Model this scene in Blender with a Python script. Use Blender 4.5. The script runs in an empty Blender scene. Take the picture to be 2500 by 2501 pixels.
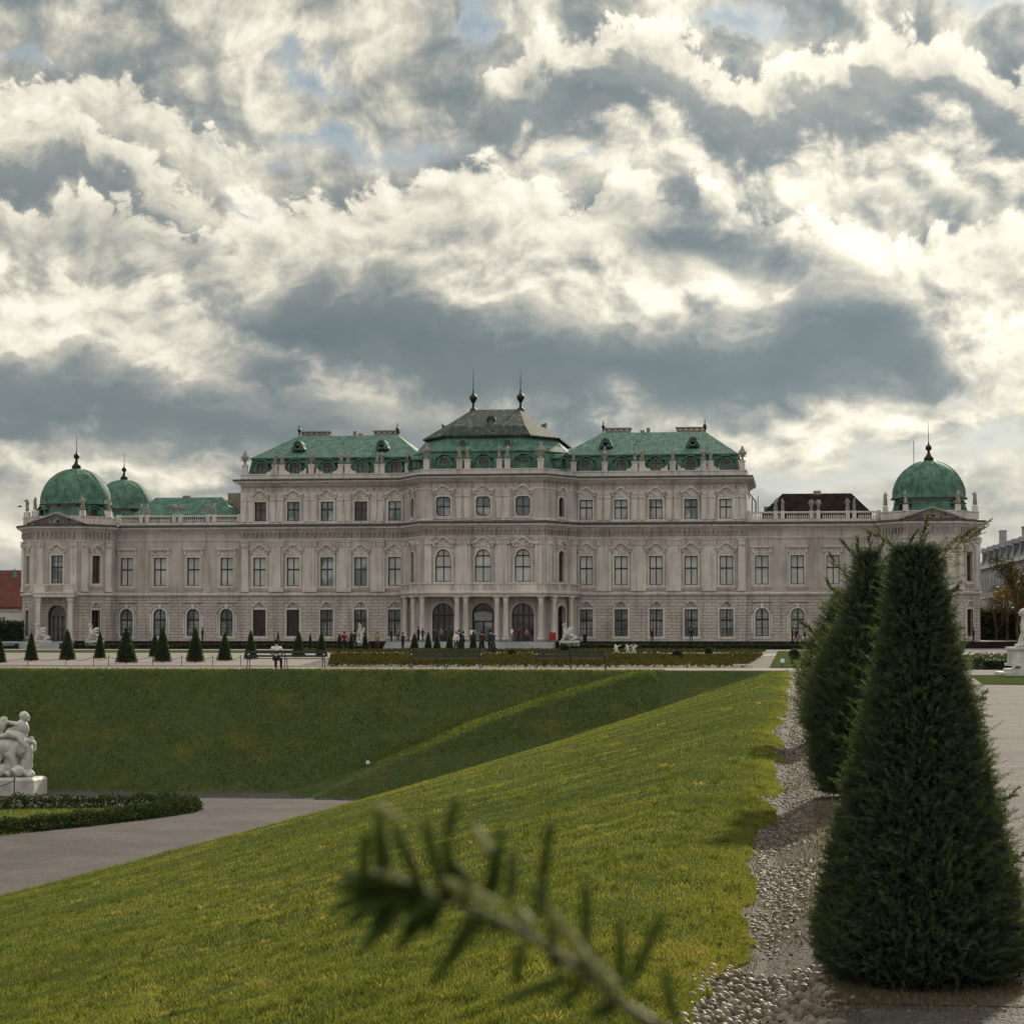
import bpy, math, random
import numpy as np
from mathutils import Vector, Matrix
random.seed(7); rng = np.random.default_rng(11)
S = bpy.context.scene
COL = S.collection
R = math.radians

# ------------------------------------------------------------------ camera
F_PX, EYE = 5550.0, 1.75
PITCH, YAW = R(2.996), R(7.229)
cd = bpy.data.cameras.new('camera'); cam = bpy.data.objects.new('camera', cd); COL.objects.link(cam)
cam.location = (0, 0, EYE)
cam.rotation_euler = (math.pi/2 + PITCH, 0, YAW)
cd.sensor_width = 36; cd.lens = 36*F_PX/2500
cd.clip_start = 0.05; cd.clip_end = 20000
cd.dof.use_dof = True; cd.dof.focus_distance = 70; cd.dof.aperture_fstop = 21
S.camera = cam
S.render.resolution_x = 1023; S.render.resolution_y = 1024
S.view_settings.view_transform = 'Standard'; S.view_settings.look = 'None'
S.view_settings.exposure = 0.08; S.view_settings.gamma = 1.0
S.cycles.max_bounces = 6; S.cycles.diffuse_bounces = 3; S.cycles.glossy_bounces = 2
S.cycles.transmission_bounces = 3; S.cycles.transparent_max_bounces = 6
S.cycles.use_denoising = True
S.cycles.use_adaptive_sampling = True; S.cycles.adaptive_threshold = 0.02; S.cycles.adaptive_min_samples = 12
S.cycles.sample_clamp_indirect = 4

_cy, _sy = math.cos(YAW), math.sin(YAW)
_fw = Vector((-_sy*math.cos(PITCH), _cy*math.cos(PITCH), math.sin(PITCH)))
_rt = Vector((_cy, _sy, 0)); _up = _rt.cross(_fw)
def ray(x, y): return _fw + _rt*((x-1250)/F_PX) - _up*((y-1250.5)/F_PX)
def at_y(x, y, Y):
    r = ray(x, y); return r*(Y/r.y) + Vector((0, 0, EYE))
def at_z(x, y, z=0.0):
    r = ray(x, y); return r*((z-EYE)/r.z) + Vector((0, 0, EYE))

# ------------------------------------------------------------------ sun and sky
SUN_EL, SUN_AZ = R(25), R(14)          # azimuth from +Y towards +X
sd = bpy.data.lights.new('sun', 'SUN'); sun = bpy.data.objects.new('sun', sd); COL.objects.link(sun)
sd.energy = 5.0; sd.angle = R(0.8); sd.color = (1.0, 0.90, 0.72)
sdir = Vector((math.sin(SUN_AZ)*math.cos(SUN_EL), math.cos(SUN_AZ)*math.cos(SUN_EL), math.sin(SUN_EL)))
sun.rotation_euler = sdir.to_track_quat('Z', 'Y').to_euler()
sun.location = (60, 200, 200)

W = bpy.data.worlds.new('World'); S.world = W; W.use_nodes = True
class NT:
    def __init__(s, nt): s.nt = nt; s.n = nt.nodes; s.l = nt.links
    def node(s, t, **k):
        n = s.n.new(t)
        for a, b in k.items():
            if a == 'ins':
                for i, v in b.items():
                    if hasattr(v, 'is_linked') or isinstance(v, bpy.types.NodeSocket): s.l.new(v, n.inputs[i])
                    else: n.inputs[i].default_value = v
            else: setattr(n, a, b)
        return n
    def math(s, op, a, b=None, c=None, clamp=False):
        ins = {0: a}
        if b is not None: ins[1] = b
        if c is not None: ins[2] = c
        return s.node('ShaderNodeMath', operation=op, use_clamp=clamp, ins=ins).outputs[0]
    def vmath(s, op, a, b=None):
        ins = {0: a}
        if b is not None: ins[1] = b
        n = s.node('ShaderNodeVectorMath', operation=op, ins=ins)
        return n.outputs['Value'] if op in ('LENGTH', 'DOT_PRODUCT') else n.outputs[0]
    def noise(s, vec, scale, detail=4, rough=.5, dist=0, color=False, dims='3D'):
        ins = {'Scale': scale, 'Detail': detail, 'Roughness': rough, 'Distortion': dist}
        if vec is not None: ins['Vector'] = vec
        n = s.node('ShaderNodeTexNoise', noise_dimensions=dims, ins=ins)
        return n.outputs['Color' if color else 'Fac']
    def ramp(s, fac, stops, interp='LINEAR'):
        n = s.node('ShaderNodeValToRGB', ins={0: fac}); cr = n.color_ramp; cr.interpolation = interp
        while len(cr.elements) < len(stops): cr.elements.new(0.5)
        for e, (p, c) in zip(cr.elements, stops):
            e.position = p; e.color = tuple(c) + (1,) if len(c) == 3 else c
        return n.outputs[0]
    def mix(s, fac, a, b, mode='MIX'):
        n = s.node('ShaderNodeMix', data_type='RGBA', blend_type=mode, ins={0: fac, 6: a, 7: b}); return n.outputs[2]
    def smooth(s, x, a, b):
        n = s.node('ShaderNodeMapRange', interpolation_type='SMOOTHSTEP', ins={0: x, 1: a, 2: b, 3: 0.0, 4: 1.0}); return n.outputs[0]
def c4(c): return (c[0], c[1], c[2], 1.0)

def build_sky():
    T = NT(W.node_tree); T.n.clear()
    geo = T.node('ShaderNodeTexCoord').outputs['Generated']
    sep = T.node('ShaderNodeSeparateXYZ', ins={0: geo})
    az = T.math('MULTIPLY', T.math('ARCTAN2', sep.outputs[0], sep.outputs[1]), 57.2958)
    el = T.math('MULTIPLY', T.math('ARCSINE', sep.outputs[2]), 57.2958)
    def ae(px, py):
        r = ray(px*1.29467, py*1.29467).normalized(); return math.degrees(math.atan2(r.x, r.y)), math.degrees(math.asin(r.z))
    # structure grows finer and flatter towards the horizon, as a cloud deck recedes
    elq = T.math('MULTIPLY', T.math('LOGARITHM', T.math('ADD', T.math('MAXIMUM', el, -6.0), 12.0), 2.71828), 22.0)
    wq = T.node('ShaderNodeCombineXYZ', ins={0: T.math('MULTIPLY', az, .80), 1: elq, 2: 0.0}).outputs[0]
    n1 = T.noise(wq, .26, 3, .5, color=True, dims='2D')
    w1 = T.vmath('MULTIPLY', T.vmath('SUBTRACT', n1, (.5, .5, .5)), (2.6, 2.0, 0))
    base = T.vmath('ADD', wq, T.vmath('MULTIPLY', w1, (.5, .5, 0)))
    fbm = T.noise(base, .50, 8, .56, dims='2D')
    def billow(off): 
        n = T.noise(T.vmath('ADD', base, off), .62, 6, .55, dims='2D'); return T.math('ABSOLUTE', T.math('MULTIPLY_ADD', n, 4.0, -2.0), clamp=False)
    b0 = billow((9.0, 4.0, 0)); b1 = billow((9.22, 4.36, 0))
    fine = T.noise(T.vmath('ADD', base, (4.0, 1.0, 0)), 2.1, 8, .62, dims='2D')
    cf = T.math('SUBTRACT', fbm, .5); cfi = T.math('SUBTRACT', fine, .5)
    qw = T.vmath('ADD', T.vmath('ADD', T.node('ShaderNodeCombineXYZ', ins={0: az, 1: el, 2: 0.0}).outputs[0], w1), T.node('ShaderNodeCombineXYZ', ins={0: T.math('MULTIPLY', cfi, 1.6), 1: T.math('MULTIPLY', cf, 2.0), 2: 0.0}).outputs[0])
    def blob_sum(acc, blobs):
        for (px, py, rx, ry, tilt, amp) in blobs:
            ca, ce = ae(px, py)
            m = T.node('ShaderNodeMapping', vector_type='TEXTURE', ins={'Vector': qw, 'Location': (ca, ce, 0), 'Rotation': (0, 0, R(-tilt)), 'Scale': (rx/74.8*1.9, ry/74.8*1.9, 1)})
            g = T.node('ShaderNodeTexGradient', gradient_type='QUADRATIC_SPHERE', ins={0: m.outputs[0]}).outputs['Fac']
            acc = T.math('MULTIPLY_ADD', g, amp, acc)
        return acc
    V = blob_sum(T.math('MULTIPLY_ADD', T.math('MULTIPLY', cf, T.math('MULTIPLY_ADD', T.smooth(el, 2.5, 8), .80, .20)), 1.0, .57), [
        (560, 70, 260, 46, 12, .26), (240, 60, 220, 40, 0, -.14), (640, 160, 200, 40, 10, -.10), (900, 250, 260, 44, 0, -.08), (1000, 200, 220, 40, 0, .14), (700, 230, 260, 60, 0, .10), (1450, 265, 220, 34, 0, -.16), (1800, 330, 200, 70, 0, .32),
        (1560, 520, 260, 50, 8, -.20), (60, 560, 300, 90, 0, .22),
        (700, 800, 500, 60, 0, -.18), (1500, 900, 400, 60, 0, .02), (40, 1020, 120, 40, 0, .34), (880, 880, 600, 34, 0, -.10)])
    x01 = T.math('MULTIPLY_ADD', az, 1/36.0, 26/36.0)
    def layer(V, pts, depth, stops, kb=.9, kf=1.5, kfi=.55, win=None):
        """one cloud bank: pts trace its sunlit upper rim, stops shade it downwards from the rim: (fraction of depth, brightness, opacity)"""
        n = T.node('ShaderNodeFloatCurve', ins={1: x01}); c = n.mapping.curves[0]; n.mapping.use_clip = False
        P = sorted(((ae(*p)[0]+26)/36.0, ae(*p)[1]/20.0) for p in pts)
        while len(c.points) < len(P): c.points.new(.5, .5)
        for q, p in zip(c.points, P): q.location = p
        n.mapping.update()
        t = T.math('SUBTRACT', T.math('MULTIPLY', n.outputs[0], 20.0), el)
        t = T.math('ADD', t, T.math('MULTIPLY_ADD', b0, kb, -kb*.45)); t = T.math('ADD', t, T.math('MULTIPLY', cf, kf)); t = T.math('ADD', t, T.math('MULTIPLY', cfi, kfi))
        t = T.math('MULTIPLY', t, 1.0/depth, clamp=True)
        r = T.node('ShaderNodeValToRGB', ins={0: t}); cr = r.color_ramp; cr.interpolation = 'EASE'
        while len(cr.elements) < len(stops): cr.elements.new(.5)
        for e, (p, v, al) in zip(cr.elements, stops): e.position = p; e.color = (v, v, v, al)
        al = r.outputs[1]
        if win:                                                            # a bank of limited width thins out at its ends
            azw = T.math('ADD', az, T.math('MULTIPLY', cf, 4.0)); w = [ae(x, 600)[0] for x in win]
            al = T.math('MULTIPLY', al, T.math('MULTIPLY', T.smooth(azw, w[0], w[1]), T.smooth(azw, w[3], w[2])))
        m = T.node('ShaderNodeMix', data_type='FLOAT', ins={0: al, 2: V, 3: T.math('MULTIPLY', r.outputs[0], 1.0)}); return m.outputs[0]
    OFFR = [(1935, 700)]; 
    # upper right bank, bright rim, grey belly, bright again below
    V = layer(V, [(-600, 260), (760, 240), (850, 190), (900, 120), (1000, 74), (1100, 34), (1200, 18), (1290, 48), (1370, 95), (1450, 105), (1540, 62), (1620, 60), (1720, 34), (1800, 52), (1870, 88), (1960, 120), (2100, 150)], 4.4,
              [(0, .95, 0), (.07, .92, .9), (.17, .78, 1), (.30, .42, 1), (.44, .34, 1), (.66, .68, .9), (.85, .80, .6), (1.0, .6, 0)], win=(820, 930, 2500, 2600))
    # upper left banks
    V = layer(V, [(-500, 200), (-60, 140), (60, 112), (150, 98), (230, 112), (310, 160), (390, 225), (450, 248), (500, 290), (560, 330), (760, 420)], 3.0,
              [(0, .9, 0), (.10, .84, .9), (.28, .78, 1), (.55, .58, 1), (.8, .5, .8), (1, .5, 0)], win=(-2000, -1900, 430, 530))
    V = layer(V, [(-500, 250), (-60, 190), (60, 190), (130, 168), (180, 205), (250, 262), (320, 298), (390, 345), (420, 370), (470, 400), (760, 500)], 3.4,
              [(0, .95, 0), (.10, .88, .9), (.24, .68, 1), (.42, .36, 1), (.56, .32, 1), (.80, .5, .8), (1, .6, 0)], win=(-2000, -1900, 380, 460))
    V = layer(V, [(-500, 370), (-60, 362), (60, 365), (200, 358), (300, 380), (380, 415), (420, 440), (480, 470), (760, 520)], 4.6,
              [(0, .85, 0), (.06, .80, .9), (.18, .56, 1), (.32, .60, 1), (.5, .84, 1), (.85, .88, .9), (1, .8, 0)], win=(-2000, -1900, 390, 520))
    # long middle bank
    V = layer(V, [(-600, 520), (300, 470), (420, 400), (500, 350), (590, 345), (680, 318), (760, 308), (840, 275), (930, 296), (1000, 330), (1100, 340), (1190, 306), (1290, 325), (1390, 348), (1490, 366), (1590, 392), (1680, 425), (1780, 395), (1880, 372), (2000, 380), (2100, 400)], 4.4,
              [(0, .97, 0), (.09, .90, .9), (.24, .82, 1), (.42, .68, 1), (.62, .70, 1), (.84, .78, .9), (1, .7, 0)], .95, 1.9, .7, win=(400, 480, 2500, 2600))
    V = blob_sum(V, [(1290, 440, 170, 52, 12, -.50), (1450, 480, 160, 40, 10, -.34), (860, 420, 90, 36, 0, -.14), (1100, 165, 90, 26, 0, -.12), (1340, 545, 170, 22, -2, .30), (1560, 430, 200, 30, 12, .22)])
    # dark foreground deck and its left half
    V = layer(V, [(-600, 560), (380, 560), (450, 560), (500, 540), (580, 490), (680, 472), (780, 486), (860, 548), (960, 552), (1060, 566), (1160, 588), (1290, 580), (1400, 578), (1480, 548), (1560, 500), (1650, 512), (1730, 560), (1790, 620), (1850, 680), (2100, 720)], 3.9,
              [(0, .6, 0), (.14, .40, .65), (.30, .28, .95), (.48, .25, 1), (.68, .33, .95), (.84, .42, .7), (1, .5, 0)], .7, 2.0, .30, win=(300, 560, 1640, 1960))
    V = layer(V, [(-600, 600), (-60, 632), (80, 640), (200, 632), (300, 655), (380, 685), (460, 705), (560, 715), (660, 725), (760, 740), (2100, 760)], 3.4,
              [(0, .6, 0), (.16, .38, .75), (.34, .28, 1), (.66, .30, 1), (.84, .40, .7), (1, .5, 0)], .6, 1.6, .30, win=(-2000, -1900, 600, 1060))
    V = blob_sum(V, [(1760, 775, 330, 44, -6, .40), (1380, 800, 260, 36, 0, .30), (1160, 760, 70, 46, 20, .34), (1200, 690, 640, 56, 4, -.20), (1560, 610, 260, 64, 6, -.24), (480, 635, 260, 54, 12, -.22), (560, 690, 130, 22, 8, .34), (1870, 640, 110, 80, 30, .34), (300, 872, 330, 18, 0, .36)])
    tex = T.math('MULTIPLY_ADD', T.smooth(V, .25, .75), .85, .15)     # thin bright cloud is ragged, thick dark cloud is smooth
    low = T.math('MULTIPLY', tex, T.math('MULTIPLY_ADD', T.smooth(el, 1, 9), .72, .28))
    V = T.math('ADD', V, T.math('MULTIPLY', T.math('MULTIPLY', T.math('SUBTRACT', b0, b1), .30), low))
    V = T.math('ADD', V, T.math('MULTIPLY', T.math('MULTIPLY', cfi, .34), low))
    V = T.math('ADD', V, T.math('MULTIPLY', cf, .30))
    V = T.math('ADD', V, T.math('MULTIPLY', T.math('SUBTRACT', T.node('ShaderNodeSeparateColor', ins={0: n1}).outputs[2], .5), .22))
    # clear sky gaps
    B = blob_sum(-.10, [
        (610, 140, 120, 44, 20, .95), (620, 250, 150, 36, 10, .65), (800, 262, 170, 34, 0, .5), (440, 370, 50, 70, 0, .85), (520, 290, 110, 30, 10, .5),
        (880, 60, 50, 60, 30, .95), (60, 130, 120, 20, 0, .55), (1400, 55, 110, 30, 16, 1.1), (1880, 15, 190, 30, 0, .95), (1050, 0, 140, 16, 0, .8),
        (1060, 312, 90, 16, 0, .5), (1560, 890, 430, 50, 0, .85), (1850, 830, 180, 60, 0, .75), (1250, 880, 200, 40, 0, .35)])
    B = T.math('SUBTRACT', B, T.math('MULTIPLY', cf, 1.2))
    Bf = T.math('MULTIPLY', T.smooth(B, .12, .55), .92)
    cloud = T.ramp(V, [(0.0, (.150, .195, .210)), (.28, (.205, .245, .255)), (.40, (.285, .315, .312)), (.50, (.40, .41, .375)), (.63, (.58, .56, .480)), (.82, (.84, .80, .66)), (1.0, (1.0, .95, .82))])
    nish = T.node('ShaderNodeTexSky', sky_type='NISHITA', sun_disc=False, sun_elevation=SUN_EL, sun_rotation=SUN_AZ,
                  altitude=200, air_density=1.0, dust_density=1.6, ozone_density=1.2).outputs[0]
    K = 10.0
    bcol = T.ramp(B, [(.15, (.44, .50, .51)), (.8, (.22, .31, .37))])
    blue = T.mix(.85, nish, T.vmath('MULTIPLY', bcol, (K, K, K)))
    cloudK = T.vmath('MULTIPLY', cloud, (K, K, K))
    r = ray(2600, 300).normalized()
    dots = T.vmath('DOT_PRODUCT', geo, tuple(r))
    glow = T.math('MULTIPLY_ADD', T.smooth(dots, .955, 1.0), .18, .95)
    skyc = T.mix(Bf, cloudK, blue)
    back = T.smooth(sep.outputs[1], .55, -.5)                          # unseen sky behind the camera, brightened to fill the shaded facade
    high = T.smooth(sep.outputs[2], .35, .85)                          # unseen sky overhead, brightened so the hoods shade the facade from above
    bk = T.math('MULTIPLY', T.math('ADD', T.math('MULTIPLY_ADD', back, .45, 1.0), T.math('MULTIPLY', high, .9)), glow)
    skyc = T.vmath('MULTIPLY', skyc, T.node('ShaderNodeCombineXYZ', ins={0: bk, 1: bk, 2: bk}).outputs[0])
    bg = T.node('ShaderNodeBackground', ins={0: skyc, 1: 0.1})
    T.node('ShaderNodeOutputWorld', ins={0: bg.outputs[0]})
build_sky()

# ------------------------------------------------------------------ materials
MATS = {}
def mat(name, fn):
    m = bpy.data.materials.new(name); m.use_nodes = True
    T = NT(m.node_tree); bs = T.n['Principled BSDF']; T.bs = bs; T.m = m
    T.out = T.n['Material Output']
    T.obj = T.node('ShaderNodeTexCoord').outputs['Object']
    T.pos = T.node('ShaderNodeNewGeometry').outputs['Position']
    fn(T, bs); MATS[name] = m; return m
def setc(T, bs, col, rough=.7, spec=.3, bump=None, metal=0, strength=.3, dist=.02):
    if isinstance(col, (tuple, list)): bs.inputs['Base Color'].default_value = c4(col)
    else: T.l.new(col, bs.inputs['Base Color'])
    if isinstance(rough, (int, float)): bs.inputs['Roughness'].default_value = rough
    else: T.l.new(rough, bs.inputs['Roughness'])
    bs.inputs['Specular IOR Level'].default_value = spec; bs.inputs['Metallic'].default_value = metal
    if bump is not None:
        b = T.node('ShaderNodeBump', ins={'Strength': strength, 'Distance': dist, 'Height': bump}); T.l.new(b.outputs[0], bs.inputs['Normal'])
def blotch(T, vec, c1, c2, scale, detail=5, lo=.35, hi=.65):
    return T.ramp(T.noise(vec, scale, detail, .6), [(lo, c1), (hi, c2)])
def simple(name, col, rough=.6, spec=.3, metal=0, var=.25, scale=3.0):
    d = tuple(c*(1-var) for c in col); u = tuple(min(1, c*(1+var)) for c in col)
    return mat(name, lambda T, b: setc(T, b, blotch(T, T.pos, d, u, scale), rough, spec, metal=metal))

def m_stone(T, b, c1=(.30, .262, .235), c2=(.40, .355, .32), rust=False):
    base = blotch(T, T.pos, c1, c2, .35, 6)
    st = T.noise(T.vmath('MULTIPLY', T.pos, (1.6, 1.6, .12)), 1.0, 5, .6)       # rain streaks
    base = T.mix(T.math('MULTIPLY', T.smooth(st, .48, .70), .8), base, c4(tuple(x*.66 for x in c1)))
    g = T.noise(T.pos, 6.0, 4, .65)
    base = T.mix(T.math('MULTIPLY', T.smooth(g, .45, .8), .35), base, c4(tuple(x*.6 for x in c1)))
    if rust:
        sp = T.node('ShaderNodeSeparateXYZ', ins={0: T.obj})
        vec = T.node('ShaderNodeCombineXYZ', ins={0: sp.outputs[0], 1: sp.outputs[2], 2: 0.0}).outputs[0]
        br = T.node('ShaderNodeTexBrick', ins={'Vector': vec, 'Scale': 1.0, 'Brick Width': 1.15, 'Row Height': .42, 'Mortar Size': .035, 'Mortar Smooth': .3,
                    'Color1': (.9, .9, .9, 1), 'Color2': (1, 1, 1, 1), 'Mortar': (.45, .43, .42, 1)})
        base = T.mix(1.0, base, br.outputs['Color'], 'MULTIPLY')
        setc(T, b, base, .85, .2, T.math('SUBTRACT', g, T.math('MULTIPLY', br.outputs['Fac'], 1.5)), strength=.6, dist=.05)
    else: setc(T, b, base, .85, .2, g, strength=.35, dist=.05)
mat('stone', lambda T, b: m_stone(T, b, (.355, .315, .308), (.480, .435, .428)))
mat('stone_rusticated', lambda T, b: m_stone(T, b, (.390, .348, .340), (.510, .465, .455), rust=True))
mat('stone_light', lambda T, b: m_stone(T, b, (.47, .425, .410), (.60, .555, .535)))
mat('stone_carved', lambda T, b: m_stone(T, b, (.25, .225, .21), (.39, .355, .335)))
mat('marble', lambda T, b: setc(T, b, blotch(T, T.pos, (.33, .325, .31), (.56, .55, .52), 2.2, 8), .6, .3, T.noise(T.pos, 9, 5, .6), strength=.3, dist=.03))
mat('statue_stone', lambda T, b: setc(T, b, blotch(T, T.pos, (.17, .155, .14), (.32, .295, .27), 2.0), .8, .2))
mat('lead', lambda T, b: setc(T, b, blotch(T, T.pos, (.035, .036, .042), (.07, .07, .075), 1.5), .6, .3))
def m_copper(T, b, c1=(.045, .100, .084), c2=(.100, .195, .162), dark=(.030, .050, .042), amt=.55):
    base = blotch(T, T.pos, c1, c2, 1.1, 7, .36, .64)
    pn = T.noise(T.vmath('ADD', T.pos, (7, 3, 1)), 1.1, 8, .7)
    base = T.mix(T.math('MULTIPLY', T.smooth(pn, .52, .62), amt*.6), base, c4(dark))
    st = T.noise(T.vmath('MULTIPLY', T.pos, (2.2, 1.0, .25)), 1.0, 5, .65)
    base = T.mix(T.math('MULTIPLY', T.smooth(st, .50, .72), .6), base, c4((.15, .245, .19)))
    st2 = T.noise(T.vmath('MULTIPLY', T.vmath('ADD', T.pos, (31, 0, 9)), (3.0, 1.4, .3)), 1.0, 5, .65)
    base = T.mix(T.math('MULTIPLY', T.smooth(st2, .56, .72), .6), base, c4(dark))
    sp = T.node('ShaderNodeSeparateXYZ', ins={0: T.obj})
    fr = T.math('FRACT', T.math('MULTIPLY', T.math('ADD', sp.outputs[0], 500.0), 1.55))
    seam = T.smooth(T.math('ABSOLUTE', T.math('SUBTRACT', fr, .5)), .12, .0)
    base = T.mix(T.math('MULTIPLY', seam, .28), base, c4(dark))
    setc(T, b, base, .75, .12, seam, strength=.25, dist=.04)
mat('copper', m_copper)
mat('copper_dome', lambda T, b: m_copper(T, b, (.044, .105, .084), (.100, .195, .155), (.045, .042, .028), 1.1))
mat('copper_brown', lambda T, b: m_copper(T, b, (.022, .030, .029), (.045, .054, .049), (.018, .020, .020), .6))
mat('roof_dark', lambda T, b: setc(T, b, blotch(T, T.pos, (.014, .011, .011), (.030, .024, .023), 1.2), .95, .0, T.noise(T.pos, 5, 4), strength=.4))
mat('roof_red', lambda T, b: setc(T, b, blotch(T, T.pos, (.075, .026, .02), (.125, .042, .032), .8), .8, .2, T.node('ShaderNodeTexWave', ins={'Vector': T.pos, 'Scale': 1.2}).outputs['Fac'], strength=.3))
simple('roof_grey', (.12, .125, .14), .5, .4, 0, .3, .4)
simple('plaster_grey', (.30, .31, .33), .85, .2, 0, .15, .3)
simple('plaster_white', (.55, .53, .50), .85, .2, 0, .1, .3)
mat('window_wood', lambda T, b: setc(T, b, (.045, .028, .022), .5, .3))
mat('door_wood', lambda T, b: setc(T, b, blotch(T, T.obj, (.035, .02, .018), (.06, .035, .03), 3), .55, .3))
def m_pane(T, b, c1, c2, lo=.42, hi=.60, scale=.35, rough=.12):
    setc(T, b, T.ramp(T.noise(T.pos, scale, 2, .5), [(lo, c1), (hi, c2)]), rough, .55)
mat('pane_blind', lambda T, b: m_pane(T, b, (.36, .37, .38), (.46, .47, .47)))
mat('pane_mixed', lambda T, b: m_pane(T, b, (.10, .14, .16), (.36, .39, .41), .45, .58))
mat('pane_dark', lambda T, b: m_pane(T, b, (.020, .020, .025), (.09, .09, .10), .40, .62))
mat('pane_black', lambda T, b: m_pane(T, b, (.012, .010, .012), (.03, .026, .03)))
mat('iron', lambda T, b: setc(T, b, (.022, .022, .024), .5, .4, metal=.4))
mat('bench_green', lambda T, b: setc(T, b, (.016, .022, .019), .38, .5))
mat('white_paint', lambda T, b: setc(T, b, (.62, .62, .60), .5, .4))
mat('bark', lambda T, b: setc(T, b, blotch(T, T.pos, (.035, .025, .018), (.09, .065, .045), 12), .9, .2, T.noise(T.pos, 25, 5), strength=.6, dist=.01))
def m_gravel(T, b, c1, c2, near=True):
    n1 = T.noise(T.pos, .35, 5, .6); n2 = T.noise(T.pos, 3.5, 6, .7)
    vo = T.node('ShaderNodeTexVoronoi', ins={'Vector': T.pos, 'Scale': 48.0})
    base = T.ramp(n2, [(.30, c1), (.70, c2)])
    base = T.mix(T.math('MULTIPLY', T.smooth(n1, .38, .62), .6), base, c4(tuple(x*.70 for x in c1)))
    val = T.node('ShaderNodeSeparateColor', ins={0: vo.outputs['Color']}).outputs[0]
    base = T.mix(.55, base, T.ramp(val, [(0, (.25, .25, .25)), (.5, (.8, .8, .8)), (1, (1.5, 1.45, 1.4))]), 'MULTIPLY')
    setc(T, b, base, .85, .25, T.math('ADD', vo.outputs['Distance'], n2), strength=.9, dist=.02)
mat('gravel', lambda T, b: m_gravel(T, b, (.052, .044, .045), (.108, .093, .093)))
mat('gravel_pale', lambda T, b: m_gravel(T, b, (.175, .152, .14), (.27, .238, .22)))
mat('soil', lambda T, b: m_gravel(T, b, (.045, .036, .026), (.11, .085, .062)))
mat('channel_bed', lambda T, b: m_gravel(T, b, (.030, .023, .017), (.075, .058, .043)))
def m_cobble(T, b):
    a = T.node('ShaderNodeAttribute', attribute_name='rnd').outputs['Fac']
    col = T.ramp(a, [(0, (.060, .047, .037)), (.4, (.13, .108, .088)), (.8, (.24, .21, .17)), (1, (.10, .07, .05))])
    n = T.noise(T.pos, 30, 5, .6)
    setc(T, b, T.mix(T.math('MULTIPLY', T.smooth(n, .4, .7), .5), col, c4((.08, .062, .048))), .58, .30, n, strength=.6, dist=.006)
mat('cobble', m_cobble)
def m_lawn(T, b):
    n = T.noise(T.pos, .55, 6, .62); n2 = T.noise(T.pos, 7, 6, .7); n3 = T.noise(T.vmath('MULTIPLY', T.pos, (.5, .9, 1)), 1.6, 4, .6)
    base = T.ramp(n2, [(.28, (.028, .042, .018)), (.55, (.062, .082, .030)), (.78, (.105, .118, .046))])
    base = T.mix(T.math('MULTIPLY', T.smooth(n, .5, .72), .55), base, c4((.13, .105, .035)))
    base = T.mix(T.math('MULTIPLY', T.smooth(n3, .58, .75), .5), base, c4((.035, .050, .012)))
    setc(T, b, base, 1.0, 0.0, T.math('ADD', n2, T.noise(T.pos, 40, 4, .7)), strength=.9, dist=.04)
mat('lawn', m_lawn)
def leaf_mat(name, stops, trans=.45, spec=.25, rough=.5, tcol=1.6):
    def fn(T, b):
        a = T.node('ShaderNodeAttribute', attribute_name='rnd').outputs['Fac']
        col = T.ramp(a, stops)
        setc(T, b, col, rough, spec)
        tr = T.node('ShaderNodeBsdfTranslucent', ins={0: T.vmath('MULTIPLY', col, (tcol*1.15, tcol, tcol*.5))})
        ms = T.node('ShaderNodeMixShader', ins={0: trans, 1: b.outputs[0], 2: tr.outputs[0]})
        T.l.new(ms.outputs[0], T.out.inputs[0])
    mat(name, fn)
leaf_mat('grass', [(0, (.042, .062, .018)), (.35, (.090, .120, .032)), (.70, (.140, .160, .046)), (.92, (.195, .182, .064)), (1, (.24, .20, .10))], .55, .0, .9, 1.5)
leaf_mat('weed', [(0, (.030, .040, .012)), (.4, (.065, .070, .022)), (.7, (.12, .085, .04)), (1, (.17, .13, .08))], .3, 0, .9, 1.2)
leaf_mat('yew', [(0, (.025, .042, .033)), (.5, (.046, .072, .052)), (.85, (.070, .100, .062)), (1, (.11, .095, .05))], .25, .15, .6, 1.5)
leaf_mat('yew_tip', [(0, (.034, .052, .028)), (.6, (.060, .085, .040)), (1, (.11, .12, .05))], .35, .12, .6, 1.6)
leaf_mat('hedge', [(0, (.014, .026, .012)), (.6, (.032, .052, .020)), (1, (.07, .075, .03))], .25)
leaf_mat('box_leaf', [(0, (.012, .026, .012)), (.6, (.028, .050, .020)), (1, (.06, .07, .03))], .25, .05, .8)
leaf_mat('bed_leaf', [(0, (.022, .032, .012)), (.45, (.050, .058, .020)), (.8, (.085, .060, .024)), (1, (.10, .040, .020))], .22, 0, .9, 1.2)
leaf_mat('autumn', [(0, (.08, .06, .03)), (.5, (.14, .09, .035)), (1, (.19, .11, .04))], .35)
leaf_mat('dry_leaf', [(0, (.06, .035, .02)), (.5, (.12, .075, .04)), (1, (.20, .15, .09))], .2, 0, .9, 1.0)
for nm, c in dict(skin=(.42, .26, .19), hair_dark=(.02, .015, .012), hair_fair=(.16, .11, .06), coat_dark=(.018, .019, .025), coat_blue=(.03, .045, .09), coat_red=(.22, .016, .02),
                  coat_white=(.62, .60, .60), coat_tan=(.26, .20, .10), coat_maroon=(.06, .018, .025), coat_pink=(.22, .13, .14), coat_grey=(.16, .16, .18), trousers=(.022, .024, .035), sign_red=(.28, .025, .03), lamp_glass=(.45, .58, .66)).items():
    simple(nm, c, .75, .2, 0, .15, 8)
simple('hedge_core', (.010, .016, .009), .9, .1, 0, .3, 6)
simple('chimney_stone', (.24, .20, .17), .85, .2, 0, .25, 2)

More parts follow.
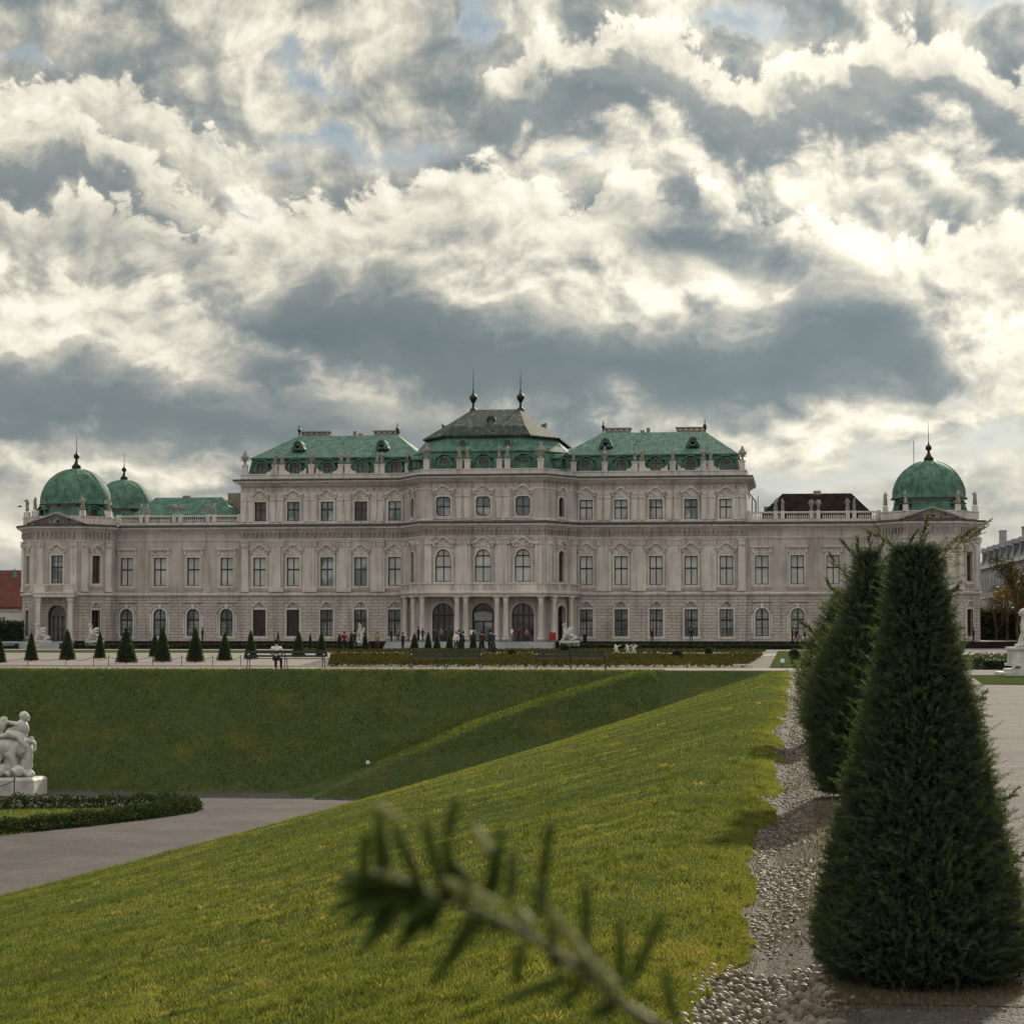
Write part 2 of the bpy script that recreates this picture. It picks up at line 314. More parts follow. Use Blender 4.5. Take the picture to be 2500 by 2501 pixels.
# ------------------------------------------------------------------ mesh helpers
def tag(o, label=None, cat=None, group=None, kind=None):
    if label: o['label'] = label
    if cat: o['category'] = cat
    if group: o['group'] = group
    if kind: o['kind'] = kind
    return o
def empty(name, loc=(0, 0, 0), rz=0.0, **k):
    o = bpy.data.objects.new(name, None); COL.objects.link(o); o.location = loc; o.rotation_euler = (0, 0, rz)
    o.empty_display_size = .2
    return tag(o, **k)
def link(name, me, parent=None, loc=(0, 0, 0), rz=0.0, m=None, **k):
    o = bpy.data.objects.new(name, me); COL.objects.link(o); o.location = loc; o.rotation_euler = (0, 0, rz)
    if parent is not None: o.parent = parent
    return tag(o, **k)
class Fr:
    """local frame along a wall: u to the right seen from outside, d outwards, z up"""
    def __init__(s, P0, P1, d=0.0):
        s.p = Vector((P0[0], P0[1])); e = Vector((P1[0], P1[1])) - s.p
        s.L = e.length; s.t = e/s.L; s.n = Vector((s.t.y, -s.t.x)); s.ang = math.atan2(s.t.y, s.t.x)
        s.p = s.p + s.n*d
    def __call__(s, u, d, z):
        q = s.p + s.t*u + s.n*d; return (q.x, q.y, z)
ID = Fr((0, 0), (1, 0))
class MB:
    def __init__(s): s.v = []; s.f = []
    def add(s, vs, fs):
        o = len(s.v); s.v.extend([tuple(v) for v in vs]); s.f.extend([tuple(i+o for i in f) for f in fs]); return s
    def fbox(s, fr, u0, u1, z0, z1, d0, d1):
        vs = [fr(u, d, z) for z in (z0, z1) for d in (d0, d1) for u in (u0, u1)]
        return s.add(vs, [(0, 1, 3, 2), (4, 6, 7, 5), (2, 3, 7, 6), (0, 4, 5, 1), (0, 2, 6, 4), (1, 5, 7, 3)])
    def box(s, x0, x1, y0, y1, z0, z1):
        return s.fbox(ID, x0, x1, z0, z1, -y1, -y0)
    def lathe(s, cx, cy, prof, n=12, rot=0.0):
        vs = []; fs = []
        for (r, z) in prof:
            for i in range(n):
                a = rot + 2*math.pi*i/n; vs.append((cx + r*math.cos(a), cy + r*math.sin(a), z))
        for k in range(len(prof)-1):
            for i in range(n):
                j = (i+1) % n; fs.append((k*n+i, k*n+j, (k+1)*n+j, (k+1)*n+i))
        fs.append(tuple(range(n-1, -1, -1))); fs.append(tuple((len(prof)-1)*n+i for i in range(n)))
        return s.add(vs, fs)
    def tube(s, pts, rads, n=6):
        pts = [Vector(p) for p in pts]
        if isinstance(rads, (int, float)): rads = [rads]*len(pts)
        vs = []; fs = []
        for k, p in enumerate(pts):
            t = (pts[min(k+1, len(pts)-1)] - pts[max(k-1, 0)]).normalized()
            a = t.cross(Vector((0, 0, 1)) if abs(t.z) < .9 else Vector((1, 0, 0))).normalized(); b = t.cross(a)
            for i in range(n):
                th = 2*math.pi*i/n; vs.append(p + (a*math.cos(th) + b*math.sin(th))*rads[k])
        for k in range(len(pts)-1):
            for i in range(n):
                j = (i+1) % n; fs.append((k*n+i, k*n+j, (k+1)*n+j, (k+1)*n+i))
        fs.append(tuple(range(n))); fs.append(tuple((len(pts)-1)*n+i for i in range(n-1, -1, -1)))
        return s.add(vs, fs)
    def prism(s, fr, out, d0, d1, u=0.0, z=0.0, back=False):
        n = len(out); vs = [fr(u+a, d1, z+b) for a, b in out] + [fr(u+a, d0, z+b) for a, b in out]
        fs = [tuple(range(n))] + [(i, i+n, (i+1) % n+n, (i+1) % n) for i in range(n)]
        if back: fs.append(tuple(range(2*n-1, n-1, -1)))
        return s.add(vs, fs)
    def ring(s, fr, o1, o2, d0, d1):
        """frame between outer outline o1 and inner outline o2, front at d1, sides down to d0"""
        n = len(o1)
        vs = [fr(a, d1, b) for a, b in o1] + [fr(a, d1, b) for a, b in o2] + [fr(a, d0, b) for a, b in o1] + [fr(a, d0, b) for a, b in o2]
        fs = []
        for i in range(n):
            j = (i+1) % n
            fs += [(i, j, n+j, n+i), (i, 2*n+i, 2*n+j, j), (n+i, n+j, 3*n+j, 3*n+i)]
        return s.add(vs, fs)
    def ribbon(s, fr, pts, th, d0, d1, u=0.0, z=0.0):
        for (a, b), (c, d) in zip(pts[:-1], pts[1:]):
            vs = [fr(u+x, dd, z+y) for dd in (d0, d1) for x, y in ((a, b), (c, d), (c, d+th), (a, b+th))]
            s.add(vs, [(0, 3, 2, 1), (4, 5, 6, 7), (0, 1, 5, 4), (1, 2, 6, 5), (2, 3, 7, 6), (3, 0, 4, 7)])
        return s
    def sweep(s, path, prof, cap=True):
        """profile (d, z) swept along a path of (x, y); outwards is to the right-hand side seen from above"""
        P = [Vector(p) for p in path]; m = []
        for i in range(len(P)):
            ns = []
            if i > 0: t = (P[i]-P[i-1]).normalized(); ns.append(Vector((t.y, -t.x)))
            if i < len(P)-1: t = (P[i+1]-P[i]).normalized(); ns.append(Vector((t.y, -t.x)))
            if len(ns) == 2:
                b = (ns[0]+ns[1]).normalized(); m.append(b/max(.3, b.dot(ns[0])))
            else: m.append(ns[0])
        k = len(prof); vs = [(P[i].x+m[i].x*d, P[i].y+m[i].y*d, z) for i in range(len(P)) for d, z in prof]
        fs = [(i*k+j, (i+1)*k+j, (i+1)*k+(j+1) % k, i*k+(j+1) % k) for i in range(len(P)-1) for j in range(k)]
        if cap: fs += [tuple(range(k)), tuple((len(P)-1)*k+j for j in range(k-1, -1, -1))]
        return s.add(vs, fs)
    def mesh(s, name, m, smooth=False):
        me = bpy.data.meshes.new(name); me.from_pydata(s.v, [], s.f)
        me.materials.append(MATS[m] if isinstance(m, str) else m)
        if smooth: me.polygons.foreach_set('use_smooth', [True]*len(me.polygons))
        me.update(); return me
    def build(s, name, m, parent=None, loc=(0, 0, 0), rz=0.0, smooth=False, **k):
        return link(name, s.mesh(name, m, smooth), parent, loc, rz, **k)
def np_mesh(name, V, n, m, rnd=None, smooth=False):
    """V: (faces*n, 3) array of n-gons without shared vertices; rnd: value per face"""
    V = np.asarray(V, dtype=np.float32).reshape(-1, 3); nf = len(V)//n
    me = bpy.data.meshes.new(name); me.vertices.add(len(V)); me.vertices.foreach_set('co', V.ravel())
    me.loops.add(len(V)); me.loops.foreach_set('vertex_index', np.arange(len(V), dtype=np.int32))
    me.polygons.add(nf); me.polygons.foreach_set('loop_start', np.arange(0, len(V), n, dtype=np.int32))
    me.polygons.foreach_set('loop_total', np.full(nf, n, dtype=np.int32))
    me.materials.append(MATS[m])
    if rnd is not None:
        a = me.attributes.new('rnd', 'FLOAT', 'FACE'); a.data.foreach_set('value', np.asarray(rnd, dtype=np.float32))
    me.update(calc_edges=True); return me
def grid_mesh(name, X, Y, Z, m, mask=None, smooth=True):
    ny, nx = X.shape; V = np.stack([X, Y, Z], -1).reshape(-1, 3)
    i = np.arange(ny-1)[:, None]*nx + np.arange(nx-1)[None, :]
    F = np.stack([i, i+1, i+nx+1, i+nx], -1).reshape(-1, 4)
    if mask is not None: F = F[mask.reshape(-1)]
    me = bpy.data.meshes.new(name); me.vertices.add(len(V)); me.vertices.foreach_set('co', V.astype(np.float32).ravel())
    me.loops.add(F.size); me.loops.foreach_set('vertex_index', F.astype(np.int32).ravel())
    me.polygons.add(len(F)); me.polygons.foreach_set('loop_start', np.arange(0, F.size, 4, dtype=np.int32))
    me.polygons.foreach_set('loop_total', np.full(len(F), 4, dtype=np.int32))
    me.polygons.foreach_set('use_smooth', np.full(len(F), smooth))
    me.materials.append(MATS[m]); me.update(calc_edges=True); me.validate(); return me
def skin_mesh(name, joints, edges, m, sub=2, root=0):
    me = bpy.data.meshes.new(name); me.from_pydata([j[:3] for j in joints], edges, [])
    o = bpy.data.objects.new(name+'_tmp', me); COL.objects.link(o)
    o.modifiers.new('s', 'SKIN'); 
    for i, j in enumerate(joints):
        sv = me.skin_vertices[0].data[i]; r = j[3]; sv.radius = r if isinstance(r, tuple) else (r, r); sv.use_root = (i == root)
    if sub:
        sm = o.modifiers.new('u', 'SUBSURF'); sm.levels = sub; sm.render_levels = sub
    dg = bpy.context.evaluated_depsgraph_get(); dg.update()
    res = bpy.data.meshes.new_from_object(o.evaluated_get(dg)); res.name = name
    bpy.data.objects.remove(o); res.materials.clear(); res.materials.append(MATS[m])
    res.polygons.foreach_set('use_smooth', [True]*len(res.polygons)); return res
def chain(n, start=0): return [(start+i, start+i+1) for i in range(n-1)]

# value noise in numpy for terrain and scattering
def vnoise(x, y, seed=0):
    x = np.asarray(x, float); y = np.asarray(y, float); xi = np.floor(x).astype(np.int64); yi = np.floor(y).astype(np.int64)
    fx = x-xi; fy = y-yi; fx = fx*fx*(3-2*fx); fy = fy*fy*(3-2*fy)
    def h(a, b):
        n = (a*374761393 + b*668265263 + seed*974711) & 0x7fffffff; n = ((n ^ (n >> 13))*1274126177) & 0x7fffffff
        return ((n ^ (n >> 16)) & 0xffff)/65535.0
    return (h(xi, yi)*(1-fx)+h(xi+1, yi)*fx)*(1-fy) + (h(xi, yi+1)*(1-fx)+h(xi+1, yi+1)*fx)*fy
def fbm2(x, y, seed=0, o=4): return sum(vnoise(x*2**k, y*2**k, seed+k)*.5**k for k in range(o))/sum(.5**k for k in range(o))

# ------------------------------------------------------------------ terrain
FLOOR = -5.0
def foot_x(Y): return -20.9 + np.clip((Y-50)/42.0, -1.2, 1)*4.2
def height(X, Y):
    X = np.asarray(X, float); Y = np.asarray(Y, float)
    zr = FLOOR*np.clip((-1.3-X)/(-1.3-foot_x(Y)), 0, 1)**1.0
    xl = -88.0
    zl = FLOOR*np.clip((X-xl)/16.0, 0, 1)
    zf = FLOOR*np.clip((100.6-Y)/8.3, 0, 1)
    k = .25
    z = np.maximum(np.maximum(zr, zl), zf)
    # grass spur running down the far bank, its top less steep than the bank itself
    ax, ay, bx, by = -7.0, 100.4, -20.6, 91.2
    L2 = (bx-ax)**2+(by-ay)**2; t = ((X-ax)*(bx-ax)+(Y-ay)*(by-ay))/L2
    px = ax+(bx-ax)*t; py = ay+(by-ay)*t; d = np.hypot(X-px, Y-py)
    tc = np.clip(t, 0, 1); zb = -5.0*tc+.34*np.sin(np.pi*tc)-.80*np.clip(d-(.55+1.25*tc), 0, None)-.02*d
    z = np.where((t > -.02) & (t < 1.1), np.maximum(z, zb-2.0*np.clip(t-1, 0, None)), z)
    z = z - .10*np.clip(1-np.abs(X+.2)/.34, 0, 1)*(Y < 99)*1.0
    z = z - .60*np.clip((Y-210)/60.0, 0, 1)*np.clip((600-Y)/200.0, 0, 1)
    ins = np.clip(-z/1.0, 0, 1)*(Y < 102)*np.clip((z-FLOOR)/.3, 0, 1)
    z = z + ins*(.10*(fbm2(X*.35, Y*.35, 3)-.5))
    z = z + np.clip((-X-.6)/1, 0, 1)*(z > -.9)*(Y < 99)*.11*(fbm2(X*1.1, Y*.8, 8)-.5)
    return z
def axis(*seg):
    out = [];
    for a, b, st in seg: out += list(np.arange(a, b, st))
    return np.array(sorted(set(np.round(out, 4))))
gx = axis((-900, -100, 40), (-100, -24, 4), (-24, -15, .2), (-15, -2, .35), (-2, .6, .06), (.6, 10, .6), (10, 100, 10), (100, 1000, 50))
gy = axis((-60, 6, 3), (6, 32, .12), (32, 84, .4), (84, 103, .2), (103, 130, 3), (130, 320, 10), (320, 500, 30), (500, 6000, 400))
GX, GY = np.meshgrid(gx, gy)
def channel_left(Y):
    Y = np.asarray(Y, float)
    return -.50 - .40*(fbm2(Y*.55, 0*Y, 21)-.5) + .22*np.clip(vnoise(Y*.9, 0*Y+2, 8)-.45, 0, 1) + .13*np.clip(1-np.abs(Y-13.0)/1.2, 0, 1) - .10*np.clip(11.8-Y, 0, 1) + .05*(vnoise(Y*4, 0*Y, 3)-.5)
cx = (GX[:-1, :-1]+GX[1:, 1:])/2; cy = (GY[:-1, :-1]+GY[1:, 1:])/2
GZ = height(GX, GY); cz = (GZ[:-1, :-1]+GZ[1:, 1:])/2
raised = (cz > FLOOR+.035+.03*fbm2(cx*2, cy*2, 6)) & (cx < channel_left(cy)) & (cy > 3) & (cy < 101.3) & (cx > -80)
in_bank = raised & (cy > 89) & ((cx < foot_x(cy)+.2) | (cy > 92.3+(cx-foot_x(92.))*.52))
in_lawn = raised & ~in_bank & (cx > -26)
in_bank = raised & ~in_lawn
in_ch = (cx >= channel_left(cy)) & (cx < .12) & (cy > 3) & (cy < 101.3)
link('ground', grid_mesh('ground', GX, GY, GZ, 'gravel', ~(in_bank | in_lawn | in_ch)), kind='structure')
link('lawn', grid_mesh('lawn', GX, GY, GZ, 'lawn', in_lawn), kind='structure')
link('grass_bank', grid_mesh('grass_bank', GX, GY, GZ, 'lawn', in_bank), kind='structure')
CH_MASK = in_ch

def sheet(name, pts, m, z=.006, n=1):
    mb = MB(); mb.add([(x, y, z) for x, y in pts], [tuple(range(len(pts)))]); return mb.build(name, m, kind='structure')
sheet('terrace_walk', [(-110, 101.4), (14, 101.4), (14, 108), (-110, 108)], 'gravel_pale', .006)
sheet('forecourt', [(-110, 112.5), (-25, 112.5), (-33, 160), (-110, 160)], 'gravel_pale', .010)
sheet('cross_walk', [(-110, 158.5), (60, 158.5), (60, 176), (-110, 176)], 'gravel_pale', .014)
_w = MB(); _w.add([(-140, 200, .03), (60, 200, .03), (60, 210, .03), (-140, 210, .03), (60, 271, -.57), (-140, 271, -.57), (60, 283, -.57), (-140, 283, -.57)], [(0, 1, 2, 3), (3, 2, 4, 5), (5, 4, 6, 7)])
_w.build('palace_walk', 'gravel_pale', kind='structure')
sheet('grass_strip', [(-110, 178), (-44.5, 178), (-44.5, 197), (-110, 197)], 'lawn', .018)
sheet('garden_grass', [(-1.5, 108.5), (.2, 108.5), (.4, 200), (-2, 200)], 'lawn', .020)
sheet('side_grass', [(5.9, 76), (12, 73), (14, 90), (6.6, 91.4)], 'lawn', .020)
sheet('side_lawn', [(6.5, 106), (60, 106), (60, 170), (6.8, 170)], 'lawn', .016)

# ------------------------------------------------------------------ palace
PX0, PY0 = -40.95, 300.0
pal = empty('palace', (PX0, PY0, 0), label='long pale baroque palace with green copper roofs and three domes', cat='palace')
def half(a): return [(-x, y) for x, y in reversed(a)]
F_LP = [(-63.8, 12), (-63.8, -2), (-60.75, -6), (-54.45, -6), (-51.4, -2), (-51.4, 0)]
F_MID = [(-33.95, -.35), (-11.65, -.35), (-7.95, -7), (7.95, -7), (11.65, -.35), (33.95, -.35)]
FULL = F_LP + [(-33.95, 0)] + F_MID + [(33.95, 0)] + half(F_LP)

# outlines (u, z) anti-clockwise from bottom left, z from the sill
def o_rect(w, h): return [(-w/2, 0), (w/2, 0), (w/2, h), (-w/2, h)]
def o_arch(w, h, k=10):
    r = w/2; return [(-r, 0), (r, 0)] + [(r*math.cos(a), h-r+r*math.sin(a)) for a in [math.pi*i/k for i in range(k+1)]]
def o_oct(w, h):
    c = .26*w; a = w/2; out = []
    for sx, sz, st in ((1, 0, -90), (1, 1, 0), (-1, 1, 90), (-1, 0, 180)):
        cx_, cz_ = sx*(a-c), (h-c if sz else c)
        pts = [(cx_+c*math.cos(R(st+q)), cz_+c*math.sin(R(st+q))) for q in (0, 30, 60, 90)]
        out += pts
    return out
def o_should(w, h):
    r = w*.42; return [(-w/2, 0), (w/2, 0), (w/2, h-r*1.15), (r, h-r*.95)] + [(r*math.cos(a), h-r*.85+r*.85*math.sin(a)) for a in [math.pi*i/8 for i in range(1, 8)]] + [(-r, h-r*.95), (-w/2, h-r*1.15)]
def grow(o, e):
    us = [p[0] for p in o]; zs = [p[1] for p in o]; w = max(us)-min(us); h = max(zs)-min(zs); z0 = (max(zs)+min(zs))/2
    return [(u*(w+2*e)/w, z0+(z-z0)*(h+2*e)/h) for u, z in o]
def chains(o):
    """lower and upper boundary of an outline as sorted step functions"""
    i0 = min(range(len(o)), key=lambda i: (o[i][0], o[i][1])); i1 = max(range(len(o)), key=lambda i: (o[i][0], -o[i][1]))
    lo = []; i = i0
    while True:
        lo.append(o[i])
        if i == i1: break
        i = (i+1) % len(o)
    up = []; i = i1
    while True:
        up.append(o[i])
        if i == i0: break
        i = (i+1) % len(o)
    return lo, up[::-1]
def wall_band(mb, fr, u0, u1, z0, z1, ops, depth=.45):
    """ops: (u centre, sill z, outline). One skin with real openings and reveals"""
    ops = sorted(ops); cur = u0
    def q(a, b, c, d): mb.add([fr(a, 0, c), fr(b, 0, c), fr(b, 0, d), fr(a, 0, d)], [(0, 1, 2, 3)])
    for uc, sz, o in ops:
        lo, up = chains(o); a = uc+lo[0][0]; b = uc+lo[-1][0]
        if a > cur+1e-4: q(cur, a, z0, z1)
        for (x1, y1), (x2, y2) in zip(lo[:-1], lo[1:]):
            if x2-x1 > 1e-4: mb.add([fr(uc+x1, 0, z0), fr(uc+x2, 0, z0), fr(uc+x2, 0, sz+y2), fr(uc+x1, 0, sz+y1)], [(0, 1, 2, 3)])
        for (x1, y1), (x2, y2) in zip(up[:-1], up[1:]):
            if x2-x1 > 1e-4: mb.add([fr(uc+x1, 0, sz+y1), fr(uc+x2, 0, sz+y2), fr(uc+x2, 0, z1), fr(uc+x1, 0, z1)], [(0, 1, 2, 3)])
        n = len(o)
        mb.add([fr(uc+x, 0, sz+y) for x, y in o] + [fr(uc+x, -depth, sz+y) for x, y in o], [(i, (i+1) % n, (i+1) % n+n, i+n) for i in range(n)])
        cur = b
    if u1 > cur+1e-4: q(cur, u1, z0, z1)

HOOD_CURVE = [(-1.42, 0), (-.98, .02), (-.72, .22), (-.45, .50), (-.2, .64), (0, .68), (.2, .64), (.45, .50), (.72, .22), (.98, .02), (1.42, 0)]
def scroll(mb, u, z, s):
    mb.lathe(0, 0, [(0, 0)], 3) if False else None
    for k in range(3): mb.fbox(ID, u-.16*s+.05*k, u+.16*s-.05*k, z-.18*s, z+.18*s, 0, .16+.07*k)
def relief(mb, u0, u1, z0, z1, n, dmax=.22, seed=0):
    r = random.Random(seed)
    for _ in range(n):
        a = r.uniform(u0, u1); b = r.uniform(z0, z1); w = r.uniform(.06, .17); h = r.uniform(.06, .17)
        mb.lathe_b = None
        o = [(a+w*math.cos(t), b+h*math.sin(t)) for t in [math.pi*2*i/6 for i in range(6)]]
        mb.prism(ID, o, 0, r.uniform(.08, dmax))
WIN = {}
def def_window(kind, out, bars_u, bars_z, pane, sur=.24, hood=None, sill=True, extra=None, deep=.30, bar=.055, thick_mid=None, grille=False, surm='stone_light'):
    ms = {}
    zs = [p[1] for p in out]; us = [p[0] for p in out]; h = max(zs); w = max(us)*2
    mb = MB(); mb.ring(ID, grow(out, sur), out, 0, .11); mb.ring(ID, grow(out, sur*.55), out, 0, .15)
    if sill: mb.fbox(ID, -w/2-.42, w/2+.42, -.36, -.20, 0, .30); mb.fbox(ID, -w/2-.30, w/2+.30, -.62, -.36, 0, .15)
    ms['surround'] = mb.mesh('window', surm)
    mb = MB(); mb.ring(ID, out, grow(out, -.10), -deep-.04, -deep+.08)
    def zr(u):
        lo, up = chains(grow(out, -.05)); 
        def ev(c):
            for (x1, y1), (x2, y2) in zip(c[:-1], c[1:]):
                if x1-1e-6 <= u <= x2+1e-6 and x2 > x1: return y1+(y2-y1)*(u-x1)/(x2-x1)
            return c[0][1]
        return ev(lo), ev(up)
    for u, t in bars_u:
        a, b = zr(u); mb.fbox(ID, u-t, u+t, a, b, -deep, -deep+.06)
    for z, t in bars_z:
        ww = w/2-.04
        mb.fbox(ID, -ww, ww, z-t, z+t, -deep, -deep+.075)
    ms['frame'] = mb.mesh('frame', 'window_wood')
    mb = MB(); mb.prism(ID, out, -deep-.03, -deep-.02); ms['pane'] = mb.mesh('pane', pane)
    if hood:
        mb = MB(); hood(mb, w, h); ms['hood'] = mb.mesh('hood', 'stone_light')
    if grille:
        mb = MB()
        k = max(3, int(w/.22))
        for i in range(1, k): u = -w/2+w*i/k; a, b = zr(u); mb.fbox(ID, u-.014, u+.014, a, b, -deep+.14, -deep+.165)
        for i in range(1, 7): z = h*i/7.2; mb.fbox(ID, -w/2+.03, w/2-.03, z-.014, z+.014, -deep+.166, -deep+.185)
        ms['grille'] = mb.mesh('grille', 'iron')
    WIN[kind] = ms
def put_window(kind, fr, u, z, pane=None, label=None):
    ms = WIN[kind]; x, y, _ = fr(u, 0, 0)
    o = link('window', ms['surround'], pal, (x, y, z), fr.ang)
    if label: o['label'] = label
    for k in ('frame', 'pane', 'hood', 'grille'):
        if k in ms:
            me = ms[k]
            if k == 'pane' and pane: me = ms.setdefault('pane_'+pane, None) or me.copy(); ms['pane_'+pane] = me; me.materials[0] = MATS[pane]
            c = link(k, me, o)
    return o
def hood_curved(mb, w, h, s=1.0, dz=.95):
    pts = [(x*s, h+dz+y*s) for x, y in HOOD_CURVE]
    mb.ribbon(ID, pts, .20, 0, .42); mb.ribbon(ID, [(x*.97, y-.12) for x, y in pts], .12, 0, .24)
    out = [(-w/2-.15, h+.28), (w/2+.15, h+.28), (w/2+.10, h+dz-.05)] + [(x*s, h+dz-.02+y*s) for x, y in HOOD_CURVE[1:-1]][::-1] + [(-w/2-.10, h+dz-.05)]
    mb.prism(ID, out, 0, .07); relief(mb, -w*.36, w*.36, h+.45, h+dz+.35*s, 16, .26, 3)
    for sx in (-1, 1): scroll(mb, sx*(w/2+.22), h+dz-.2, 1)
def hood_flat(mb, w, h):
    mb.fbox(ID, -w/2-.5, w/2+.5, h+1.06, h+1.24, 0, .42); mb.fbox(ID, -w/2-.38, w/2+.38, h+.94, h+1.06, 0, .26); mb.fbox(ID, -w/2-.2, w/2+.2, h+.28, h+.94, 0, .08)
    for sx in (-1, 1): mb.fbox(ID, sx*(w/2+.25)-.14, sx*(w/2+.25)+.14, h+.35, h+.94, 0, .25)
    relief(mb, -w*.4, w*.4, h+.45, h+.8, 9, .18, 8)
    mb.fbox(ID, -w/2-.42, -w/2-.30, 0, h+.9, 0, .07); mb.fbox(ID, w/2+.30, w/2+.42, 0, h+.9, 0, .07)
def hood_shell(mb, w, h):
    mb.ribbon(ID, [(-1.0, h+.30), (-.72, h+.34), (-.5, h+.72), (-.2, h+.98), (0, h+1.02), (.2, h+.98), (.5, h+.72), (.72, h+.34), (1.0, h+.30)], .13, 0, .22)
    for k in range(7):
        a = math.pi*(k+.5)/7; mb.ribbon(ID, [(.1*math.cos(a), h+.38+.1*math.sin(a)), (.45*math.cos(a), h+.38+.5*math.sin(a))], .06, 0, .16)
def hood_arch(mb, w, h):
    r = w/2+.42; pts = [(r*math.cos(a), h-w/2+r*math.sin(a)) for a in [math.pi*i/12 for i in range(13)]]
    mb.ribbon(ID, pts, .14, 0, .16); mb.fbox(ID, -r-.12, -r+.12, .3, h-w/2, 0, .10); mb.fbox(ID, r-.12, r+.12, .3, h-w/2, 0, .10)
    mb.prism(ID, [(-.16, h-.05), (.16, h-.05), (.26, h+.62), (-.26, h+.62)], 0, .30)
V3 = [(0, .07)]
def bz(h, *fr_): return [(h*f, t) for f, t in fr_]
Wm = 1.74
def_window('main', o_rect(Wm, 3.84), [(0, .065)], bz(3.84, (.58, .085)), 'pane_blind', hood=hood_curved)
def_window('wing', o_rect(Wm, 3.80), [(0, .065)], bz(3.80, (.58, .085)), 'pane_blind', hood=hood_flat)
def_window('upper', o_rect(Wm, 2.61), [(0, .065)], bz(2.61, (.60, .085)), 'pane_mixed', hood=lambda mb, w, h: hood_curved(mb, w, h, .96, .86))
def_window('ground', o_rect(Wm, 3.56), [(0, .08), (-.43, .022), (.43, .022)], bz(3.56, (.60, .10), (.30, .02)), 'pane_mixed', hood=hood_shell, grille=True)
def_window('ground_arch', o_arch(Wm, 3.68), [(0, .075)], bz(3.68, (.60, .10), (.30, .02)), 'pane_blind', hood=hood_arch, grille=True)
def_window('centre_main', o_should(2.12, 4.25), [(0, .06)], bz(4.25, (.46, .08), (.80, .07)), 'pane_blind', hood=lambda mb, w, h: hood_curved(mb, w, h, 1.12, .72), sill=False)
def_window('centre_upper', o_oct(1.92, 2.55), [(0, .06)], bz(2.55, (.5, .07)), 'pane_dark', hood=lambda mb, w, h: hood_curved(mb, w, h, .98, .72))
def_window('chamfer_main', o_arch(1.25, 4.1), [(0, .06)], bz(4.1, (.46, .08), (.80, .07)), 'pane_dark', hood=lambda mb, w, h: hood_curved(mb, w, h, .78, .70), sill=False)
def_window('chamfer_upper', o_arch(1.20, 2.6), [(0, .06)], bz(2.6, (.5, .07)), 'pane_dark', hood=lambda mb, w, h: hood_curved(mb, w, h, .75, .70))
def_window('portal', o_arch(2.9, 4.95, 14), [(0, .10), (-.72, .05), (.72, .05)], bz(4.95, (.68, .12), (.45, .03), (.22, .03)), 'pane_dark', sill=False, hood=None, deep=.5)
def_window('chamfer_portal', o_arch(1.75, 4.7, 12), [(0, .08)], bz(4.7, (.66, .1)), 'pane_black', sill=False, deep=.5)
def_window('pavilion_main', o_rect(1.62, 3.75), [(0, .065), (-.42, .02), (.42, .02)], bz(3.75, (.58, .085), (.2, .02), (.4, .02), (.78, .02)), 'pane_mixed', hood=lambda mb, w, h: hood_curved(mb, w, h, .86, .82))
def_window('pavilion_side', o_rect(1.30, 3.75), [(0, .065), (-.33, .02), (.33, .02)], bz(3.75, (.58, .085), (.2, .02), (.4, .02), (.78, .02)), 'pane_dark', hood=lambda mb, w, h: hood_curved(mb, w, h, .80, .82))
def_window('pavilion_ground', o_rect(1.35, 3.5), [(0, .06)], bz(3.5, (.6, .07)), 'pane_black', hood=hood_shell)

